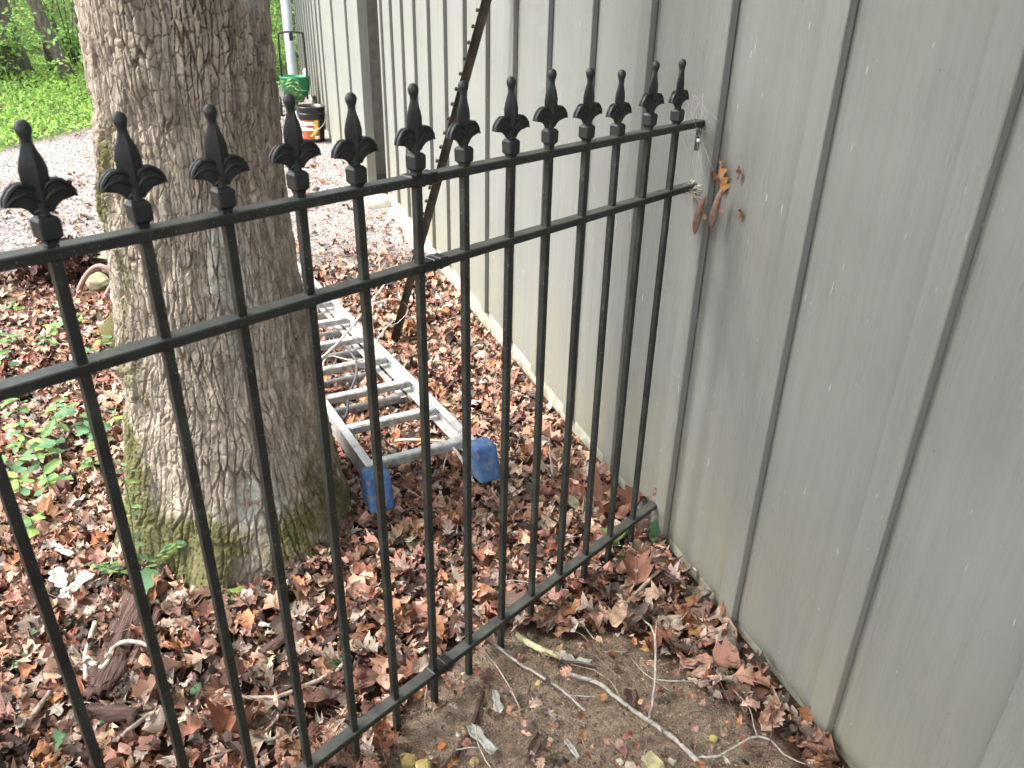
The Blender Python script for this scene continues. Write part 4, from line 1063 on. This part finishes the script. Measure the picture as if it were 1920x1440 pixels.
SEED = [(-1.242, 4.472), (-0.995, 4.111), (-0.914, 4.205), (-1.152, 3.975), (-0.986, 3.924), (-0.728, 3.775), (-0.655, 3.62), (-0.775, 3.625), (-0.956, 3.108), (-0.811, 3.063), (-0.886, 2.866), (-0.793, 2.699), (-0.904, 2.979), (-0.769, 2.915), (-0.689, 2.911), (-0.61, 2.78), (-0.62, 2.60), (-0.864, 2.647), (-0.83, 2.515), (-0.793, 2.797), (-0.60, 2.957), (-0.733, 2.239), (-0.707, 2.476), (-1.05, 3.4), (-1.12, 3.7), (-.98, 2.78)]
for i, (x, y) in enumerate(SEED):
    far_ = y > 3.5
    lb = 'green seedling among leaves %s' % ('far beyond the left bars' if far_ else ('close beside the oak trunk, left of it' if x > -.72 else 'near the left edge, midway to the drive'))
    nl_ = 4 + i % 4; hh_ = .07 + .07 * rs.random()
    seedling(x, y, hh_, nl_, .066, '%s %s-leaved ' % ('taller' if hh_ > .105 else 'low', ('four', 'five', 'six', 'seven')[i % 4]) + lb, i)
for i, (x, y) in enumerate([(-0.669, 1.789), (-0.681, 1.726), (-0.47, 1.425), (-0.451, 1.449), (-0.281, 1.466), (0.068, 1.485), (-0.217, 1.78), (-0.176, 1.77), (-0.361, 1.80), (-0.538, 1.418)]):
    seedling(x, y, .045, 2 + i % 2, .035, 'tiny green sprout with few leaves low in the litter %s' % ('below the oak roots' if y > 1.6 else 'beside the lower fence bars'), 60 + i, 'tiny sprouts')
# climbing vine on the oak base
vine = empty('climbing_vine', (-.42, 1.98, gz(-.42, 1.98))); tag(vine, 'small green vine climbing the mossy left side of the oak base', 'vine')
for pts in ([(0, 0, 0), (-.005, .01, .10), (.004, .035, .22), (.0, .06, .34)], [(.03, -.03, 0), (.06, -.03, .07), (.11, -.04, .12)], [(-.02, 0, 0), (-.06, -.03, .06), (-.09, -.05, .10)]):
    cp = curve_pts(pts, 4); MB().tube(cp, .0016, 5).build('stem', M_STEM, vine)
    for k, q_ in enumerate(cp):
        for s in (-1, 1):
            link('leaf', rs.choice([m for k_, m in GL if k_ == 'plain']), None, vine, tuple(q_), (rs.uniform(-.5, .4), rs.uniform(-.4, .4), s * 1.4 + math.pi + rs.uniform(-.5, .5)), .034 * rs.uniform(.7, 1.3))
link('leaf', GL[14][1], None, vine, (.05, -.10, .09), (-.5, 0, 2.6), .085)
# wilted green leaves by the wall
for i, (x, y) in enumerate([(0.943, 1.70), (0.964, 1.655), (1.035, 1.671), (1.04, 1.628), (1.015, 1.783), (.985, 1.735), (.93, 1.66)]):
    o = link('wilted_leaf', GL[(i * 3) % 12][1], None, None, (x, y, gz(x, y) + .03 + .006 * (i % 3)), (rs.uniform(-.5, .6), rs.uniform(-.6, .6), rs.uniform(0, 6.28)), .085)
    tag(o, 'wilted green leaf heaped where the fence meets the wall', 'leaf', 'wilted green leaves at the wall')
# leaves and webs caught on the wall
rw = random.Random(9)
for (y, z, s, ti, rot, off_, lb) in [(1.652, 1.103, .085, 16, (1.35, .2, 1.5), .02, 'curled orange brown leaf stuck in web below top rail'), (1.67, 1.095, .045, 25, (1.2, .6, 1.3), .018, 'folded brown leaf tucked behind the orange one on wall'), (1.588, 1.131, .034, 29, (1.5, .0, 1.6), .012, 'small narrow brown leaf hanging right of the orange one'),
                                 (1.688, 1.00, .105, 31, (1.45, .1, 1.75), .022, 'long rolled brown leaf hanging on the batten edge'), (1.617, 1.034, .028, 20, (1.1, .5, 1.2), .012, 'crumpled brown leaf scrap right of the rolled leaf'), (1.562, 1.039, .030, 22, (1.3, -.4, 1.4), .012, 'reddish brown curled leaf scrap farthest along the board')]:
    tv, tf = leaf_template('oak' if 'orange' in lb.split(' leaf')[0] else 'plain', np.random.default_rng(520 + ti), 1.5, 5); tv = tv * np.array([.5 if 'rolled' in lb else 1.0, 1, 1])
    c = np.array([(.42, .21, .09), (.30, .16, .09), (.24, .13, .08), (.26, .17, .12), (.16, .09, .06), (.24, .10, .06)][rw.randrange(6)])
    if 'orange' in lb.split(' leaf')[0]: c = np.array((.46, .23, .10))
    me = np_mesh('caught_leaf', tv, tf, M_LEAF, np.tile(c, (len(tv), 1)), True, np.stack(LAST_XY, 1))
    wx0 = WX + (BD if y < 1.685 and y > 1.39 else 0)
    if 'rolled' in lb:
        rl = MB().tube(curve_pts([(.004, -.004, .055), (0, 0, .035), (-.004, .003, .005), (-.006, .006, -.025), (-.004, .007, -.045)], 4), [.0015, .003, .005, .0065, .007, .0078, .0085, .009, .0095, .0095, .0095, .009, .008, .0065, .0045, .003, .001], 12)
        rl.add([(.002, -.002, .012), (.004, -.02, .014), (.003, -.026, .004), (.002, -.018, -.002), (0, .002, .0)], [(0, 1, 2, 3, 4)])
        o = link('caught_leaf', with_col(rl, (.25, .165, .12), 'caught_leaf'), M_TWIG, None, (WX - .012, y + .004, z)); tag(o, lb, 'leaf'); continue
    o = link('caught_leaf', me, None, None, (wx0 - off_, y, z), rot, s); tag(o, lb, 'leaf')
def web(label, strands, r=.0006):
    mb = MB()
    for a, b in strands:
        m_ = [(a[i] + b[i]) / 2 + (-.004 if i == 2 else 0) for i in range(3)]; mb.tube([a, m_, b], r, 3)
    return tag(mb.build('cobweb', M_WEB), label, 'cobweb', None, 'stuff')
Eq = F0 + DF * END
st = []
for k in range(46):
    t = rw.random() ** 1.4 * .075; p_ = F0 + DF * (END - t)
    a = (p_.x, p_.y + rw.uniform(-.012, .012), ZSR - rw.choice([0, .022]) + rw.uniform(0, .004)); 
    st.append((a, (WX - .001, Eq.y + rw.uniform(-.05, .03), ZSR - rw.uniform(-.006, .055))))
web('dusty cobweb in the corner of second rail and wall', st, .00055)
st = []
for k in range(16):
    p_ = F0 + DF * (END - rw.random() * .09)
    st.append(((p_.x, p_.y, ZTR + rw.choice([.0, .06, -.02])), (WX - .001, Eq.y + rw.uniform(-.09, .06), ZTR + rw.uniform(-.14, .08))))
web('fine cobweb strands between last finial and the wall', st, .0003)
sc_ = MB()
for k in range(26):
    y_ = rw.uniform(.75, 3.6); z_ = rw.uniform(.2, 1.5); L_ = rw.uniform(.008, .03)
    kk = (y_ - WY0) / SW; on_b = (kk - math.floor(kk)) * SW < .064
    xx = WX - .0012 if on_b else WX + BD - .0006
    sc_.tube([(xx, y_, z_), (xx, y_ + rw.uniform(-.004, .004), z_ + L_ * .5), (xx, y_ + rw.uniform(-.004, .004), z_ + L_)], .0006, 4)
tag(sc_.build('web_threads', M_WEB), 'short white web threads stuck on the grey boards', 'web threads', None, 'stuff')

# ------------------------------------------------------------------ by the far corner: pail, spreader, plant
bx, by = .800, 9.50; bz = gz(bx, by) + .01
pail = empty('plastic_pail', (bx, by, bz)); pail.scale = (.93, .93, .93); tag(pail, 'black plastic pail with orange label standing by the wall corner', 'pail')
MB().lathe([(.0, .0), (.135, .0), (.138, .01), (.160, .30), (.160, .305), (.168, .308), (.168, .325), (.162, .328), (.163, .345), (.170, .348), (.170, .385), (.176, .388), (.176, .402), (.166, .402), (.160, .33), (.135, .02), (0, .018)], 40).build('tub', M_BLACKPL, pail, True)
def arc_patch(r0, z0, r1, z1, a0, a1, n=18, dr=.0015):
    mb = MB(); v = []
    for k in range(n + 1):
        a = a0 + (a1 - a0) * k / n
        v += [((r0 + dr) * math.cos(a), (r0 + dr) * math.sin(a), z0), ((r1 + dr) * math.cos(a), (r1 + dr) * math.sin(a), z1)]
    return mb.add(v, [(2 * k, 2 * k + 2, 2 * k + 3, 2 * k + 1) for k in range(n)])
rz = lambda z: .138 + .022 * (z - .01) / .29
A0, A1 = math.radians(-165), math.radians(-60)
lab = arc_patch(rz(.03), .03, rz(.255), .255, A0, A1).build('label', M_ORANGE, pail, True)
arc_patch(rz(.195), .195, rz(.235), .235, math.radians(-152), math.radians(-88), dr=.0022).build('white_band', M_WHITEPL, lab, True)
arc_patch(rz(.135), .135, rz(.165), .165, math.radians(-160), math.radians(-92), dr=.0022).build('white_band', M_WHITEPL, lab, True)
arc_patch(rz(.05), .05, rz(.24), .24, math.radians(-165), math.radians(-150), dr=.0021).build('white_band', M_WHITEPL, lab, True)
arc_patch(rz(.035), .035, rz(.07), .07, math.radians(-86), math.radians(-64), dr=.0022).build('white_band', M_WHITEPL, lab, True)
yl_ = MB()
for (ax_, az_, w_, h_) in ((-76, .235, 9, .03), (-79, .20, 10, .03), (-76, .165, 9, .035), (-82, .125, 11, .04), (-90, .095, 9, .028), (-100, .075, 7, .02)):
    p_ = arc_patch(rz(az_ - h_ / 2), az_ - h_ / 2, rz(az_ + h_ / 2), az_ + h_ / 2, math.radians(ax_ - w_), math.radians(ax_ + w_), 6, .0026 + .0002 * abs(ax_ % 3)); yl_.add(p_.v, p_.f)
yl_.build('yellow_print', M_YELLOW, lab, True)
cu = bpy.data.curves.new('lettering', 'FONT'); cu.body = 'OOLITEN'; cu.size = .030; cu.align_x = 'CENTER'; cu.extrude = .0004
tmp = bpy.data.objects.new('tmp', cu); COL.objects.link(tmp); bpy.context.view_layer.update()
me = bpy.data.meshes.new_from_object(tmp); bpy.data.objects.remove(tmp)
for p_ in me.vertices:
    a = math.radians(-120) + p_.co.x / .154; rr_ = rz(.215) + .0032 + p_.co.z
    p_.co = Vector((rr_ * math.cos(a), rr_ * math.sin(a), .203 + p_.co.y * 1.0))
link('lettering', me, M_BLUEINK, lab)
hp = []
for k in range(17):
    t = k / 16; a = math.radians(-175) + math.radians(172) * t
    hp.append((.182 * math.cos(a), .182 * math.sin(a), .345 - .20 * math.sin(math.pi * t)))
MB().tube(hp, .0042, 7).build('bail_handle', M_WHITEPL, pail, True)

sx_, sy_ = .80, 11.45; sz_ = gz(sx_, sy_)
spd = empty('lawn_spreader', (sx_, sy_, sz_)); spd.scale = (1.2, 1.2, 1.08); tag(spd, 'green lawn spreader with black handle parked by the downspout', 'lawn spreader')
hop = MB().lathe([(.0, .16), (.07, .16), (.15, .30), (.165, .44), (.170, .46), (.160, .46), (.14, .32), (.06, .18), (0, .18)], 28, sy=.85)
hop.build('hopper', M_GREENPL, spd, True)
MB().tube(curve_pts([(-.12, .06, .18), (-.135, .03, .50), (-.13, -.02, .90), (-.10, -.03, .945), (0, -.03, .955), (.10, -.03, .945), (.13, -.02, .90), (.135, .03, .50), (.12, .06, .18)], 4), .011, 8).build('handle', M_BLACKMETAL, spd, True)
MB().box((-.02, -.045, .86), (.02, -.02, .955), .004).build('control_lever', M_BLACKMETAL, spd)
for s in (-1, 1):
    w_ = MB().lathe([(.03, -.02), (.10, -.02), (.115, -.012), (.115, .012), (.10, .02), (.03, .02)], 24)
    o = w_.build('wheel', M_BLACKPL, spd, True); o.rotation_euler = (0, math.pi / 2, 0); o.location = (s * .19, 0, .115)
MB().tube([(-.19, 0, .115), (.19, 0, .115)], .009, 8).build('axle', M_BLACKMETAL, spd)
MB().tube(curve_pts([(0, 0, .16), (0, -.16, .10), (0, -.22, .0)], 4), .010, 7).build('stand_leg', M_BLACKMETAL, spd)
pl = empty('leafy_weed', (.70, 10.75, gz(.70, 10.75))); tag(pl, 'pale green leafy weed growing in front of the green spreader', 'plant')
for k in range(4):
    a = k * 1.6; cp = curve_pts([(0, 0, 0), (.03 * math.cos(a), .03 * math.sin(a), .22), (.09 * math.cos(a), .09 * math.sin(a), .40 + .05 * k)], 5)
    MB().tube(cp, .003, 5).build('stem', M_STEM, pl)
    for q_ in cp[3:]:
        for s in range(3): link('leaf', GL[(k + s) % 8][1], None, pl, tuple(q_), (rs.uniform(-.5, .3), rs.uniform(-.3, .3), rs.uniform(0, 6.28)), .10)

# ------------------------------------------------------------------ grass, undergrowth and the wood beyond the drive
g = np.random.default_rng(83); n = 42000
x = g.uniform(-11, .5, n); y = g.uniform(8.2, 19, n); k = (g.random(n) < sstep(-.25, .6, grass_side(x, y) + (fbm(x * .8, y * .8, 3, 2) - .5) * 1.6)); x, y = x[k], y[k]
hgt = .03 + .30 * sstep(9.8, 14.5, y - .35 * (x + 2)) * fbm(x * 1.5, y * 1.5, 7, 2)
cent = np.stack([x, y, ground_z(x, y) + .02 + hgt * g.random(len(x))], 1)
V, F, C = leaf_cloud(cent, 2, (.06, .06, .02), .058, [(.15, .25, .055), (.18, .29, .065), (.12, .21, .05), (.23, .32, .075)], g, -.5)
tag(link('ground_cover', np_mesh('ground_cover', V, F, M_WOODGREEN, C)), 'bright green grass and weeds beyond the gravel drive', 'ground cover', None, 'stuff')
def shrub_mesh(seed, h, r):
    g = np.random.default_rng(seed); stems = MB(); cents = []
    for k in range(7):
        a = g.uniform(0, 6.28); rr_ = r * g.uniform(.3, 1.0); hh_ = h * g.uniform(.55, 1.0)
        cp = curve_pts([(0, 0, -.05), (rr_ * .3 * math.cos(a), rr_ * .3 * math.sin(a), hh_ * .45), (rr_ * math.cos(a), rr_ * math.sin(a), hh_)], 5)
        stems.tube(cp, list(np.linspace(.014, .004, len(cp))), 5)
        for q_ in cp[3:]:
            for _ in range(2): cents.append((q_.x + g.normal(0, .16), q_.y + g.normal(0, .16), q_.z + g.normal(0, .10)))
    V, F, C = leaf_cloud(cents, 12, (.11, .11, .045), .085, [(.15, .26, .075), (.18, .30, .085), (.12, .22, .065), (.23, .33, .09)], g, .1)
    return stems.mesh('stem', True), np_mesh('foliage', V, F, M_WOODGREEN, C)
SH = [shrub_mesh(200 + i, *hr) for i, hr in enumerate([(1.5, .8), (1.1, .9), (2.0, .9), (.8, .7), (2.6, 1.1)])]
M_SHSTEM = simple('shrub_stem', (.07, .06, .045), (.13, .11, .085), 10, .9, .1, bstr=.2)
gs = random.Random(91)
spots = []
for yy, cnt in ((13.6, 2), (15.0, 4), (16.6, 5), (18.2, 7), (19.6, 8), (21.0, 8)):
    for k in range(cnt):
        xx = -.145 * yy - 4.6 + (k + .5) / cnt * (6.8 if yy < 15 else 8.4) + gs.uniform(-.35, .35)
        if grass_side(xx, yy) > .8: spots.append((xx, yy + gs.uniform(-.4, .4)))
spots += [(1.6, 17.5), (2.4, 19), (.9, 20), (-.2, 18.5), (1.4, 21.5), (-1.0, 20.3), (3.2, 20.5)]
for i, (xx, yy) in enumerate(spots):
    sm_, fm_ = SH[(3 if yy < 14 and i % 2 else gs.randrange(5))]
    e = empty('woodland_shrub', (xx, yy, gz(xx, yy)), gs.uniform(0, 6.28)); s = gs.uniform(.75, 1.2); e.scale = (s, s, s * gs.uniform(.85, 1.15))
    sw_ = 'low' if sm_ in (SH[3][0], SH[1][0]) else ('tall' if sm_ in (SH[4][0], SH[2][0]) else 'rounded')
    tag(e, sw_ + ' leafy green shrub %s' % ('in the front row of the undergrowth past the grass' if yy < 15.2 else ('in the thick of the undergrowth among the trees' if yy < 18.5 else 'deep in the wood behind the other shrubs')), 'shrub', 'shrubs at the wood edge')
    link('stem', sm_, M_SHSTEM, e); link('foliage', fm_, None, e)
def forest_tree(x, y, r, h, lean, label, seed, crown=True):
    g = np.random.default_rng(seed)
    e = empty('forest_tree', (x, y, gz(x, y))); tag(e, label, 'tree', 'trees of the wood beyond the drive')
    n = 14; pts = []; rad = []
    for k in range(n + 1):
        t = k / n; pts.append((lean[0] * t * h + .04 * math.sin(3 * t + seed), lean[1] * t * h, -.15 + (h + .15) * t)); rad.append(r * (1 - .62 * t) * (1 + .55 * math.exp(-t * h / .35)))
    mb = MB().tube(pts, rad, 20); V = np.array(mb.v)
    ctr = np.repeat(np.array(pts), 20, 0); dv = V - ctr; a = np.tile(np.arange(20), n + 1) * 2 * np.pi / 20
    V = ctr + dv * (1 + .14 * (fbm(a * 2.5, V[:, 2] * 1.2 + seed, seed, 3) - .5))[:, None]; mb.v = [tuple(p) for p in V]
    mb.build('trunk', M_FORBARK, e, True)
    if crown: crown_and_limbs(e, (lean[0] * h * .7, lean[1] * h * .7), h * .7, h * 1.05, 2.2, 7, 1, .15, g, r, M_FORBARK)
forest_tree(-3.35, 15.4, .24, 10, (-.05, .0), 'thick grey forest tree at the left edge beyond the grass', 1)
forest_tree(-3.75, 16.6, .22, 9, (-.02, .02), 'second thick trunk just behind the thick grey tree', 2)
forest_tree(-2.45, 15.2, .095, 8, (-.22, .02), 'slim dark tree leaning left behind the shrubs', 3)
forest_tree(-2.62, 18.4, .13, 9, (.01, 0), 'upright dark tree half hidden next to the oak', 4)
forest_tree(-2.35, 21.0, .22, 11, (0, .02), 'broad far trunk deep in the wood beside the oak', 5)
forest_tree(-3.05, 22.5, .18, 11, (.02, 0), 'straight far trunk deep in the middle of the wood', 6)
forest_tree(-3.62, 13.9, .04, 5, (-.06, 0), 'thin pale sapling in front of the thick grey tree', 7, False)
shade = empty('added_shade_tree', (-3.3, -.6, gz(-3.3, -.6))); tag(shade, 'unseen leafy tree added left of the path to shade the wall', 'tree')  # out-of-view tree, added so its crown shades the near wall
MB().tube([(0, 0, -.1), (.03, .02, .4), (.0, .05, 2.5), (.15, .05, 4.5), (.2, .1, 6.8)], [.16, .11, .095, .075, .04], 14).build('trunk', M_FORBARK, shade, True)
crown_and_limbs(shade, (.15, .1), 3.4, 6.0, 2.4, 13, 11, .17, np.random.default_rng(6), .10, M_FORBARK)
for i_, (x_, y_, r_, l_) in enumerate([(-4.2, 17.8, .07, .05), (-3.0, 17.0, .055, -.10), (-2.15, 17.2, .06, .06), (-4.6, 20.0, .12, .0), (-3.55, 20.5, .10, -.03), (-5.4, 18.6, .09, .04)]):
    forest_tree(x_, y_, r_, 8, (l_, 0), ['slim sapling behind the two thick trunks', 'slim sapling leaning left between the shrubs', 'slim sapling nearest the oak in the wood', 'straight pole tree far behind the thick trunks', 'straight pole tree in the middle distance of the wood', 'slim pole tree at the left end of the undergrowth'][i_], 30 + i_, False)
forest_tree(-6.6, 17.0, .25, 10, (.03, 0), 'tall forest tree farther left outside the bars', 8)
forest_tree(-9.2, 15.0, .28, 11, (0, 0), 'wide forest tree at the far left of the wood', 9)
forest_tree(1.35, 19.5, .14, 9, (.03, 0), 'slender forest tree past the end of the building', 10)
forest_tree(2.5, 22.5, .22, 11, (-.02, 0), 'far forest tree behind the downspout end', 11)
forest_tree(-.6, 23.0, .2, 11, (.02, 0), 'far forest tree hidden behind the oak trunk', 12)
g = np.random.default_rng(97); n = 5200
cents = np.stack([g.uniform(-18, 12, n), g.uniform(22, 29, n), np.zeros(n)], 1); cents[:, 2] = ground_z(cents[:, 0], cents[:, 1]) + g.uniform(0, 1, n) ** 1.2 * 8
V, F, C = leaf_cloud(cents, 9, (.35, .35, .12), .20, [(.14, .24, .07), (.17, .28, .08), (.11, .20, .06), (.21, .30, .085)], g)
tag(link('far_wood', np_mesh('far_wood', V, F, M_WOODGREEN, C)), 'mass of green leaves of the far wood', 'woods', None, 'stuff')
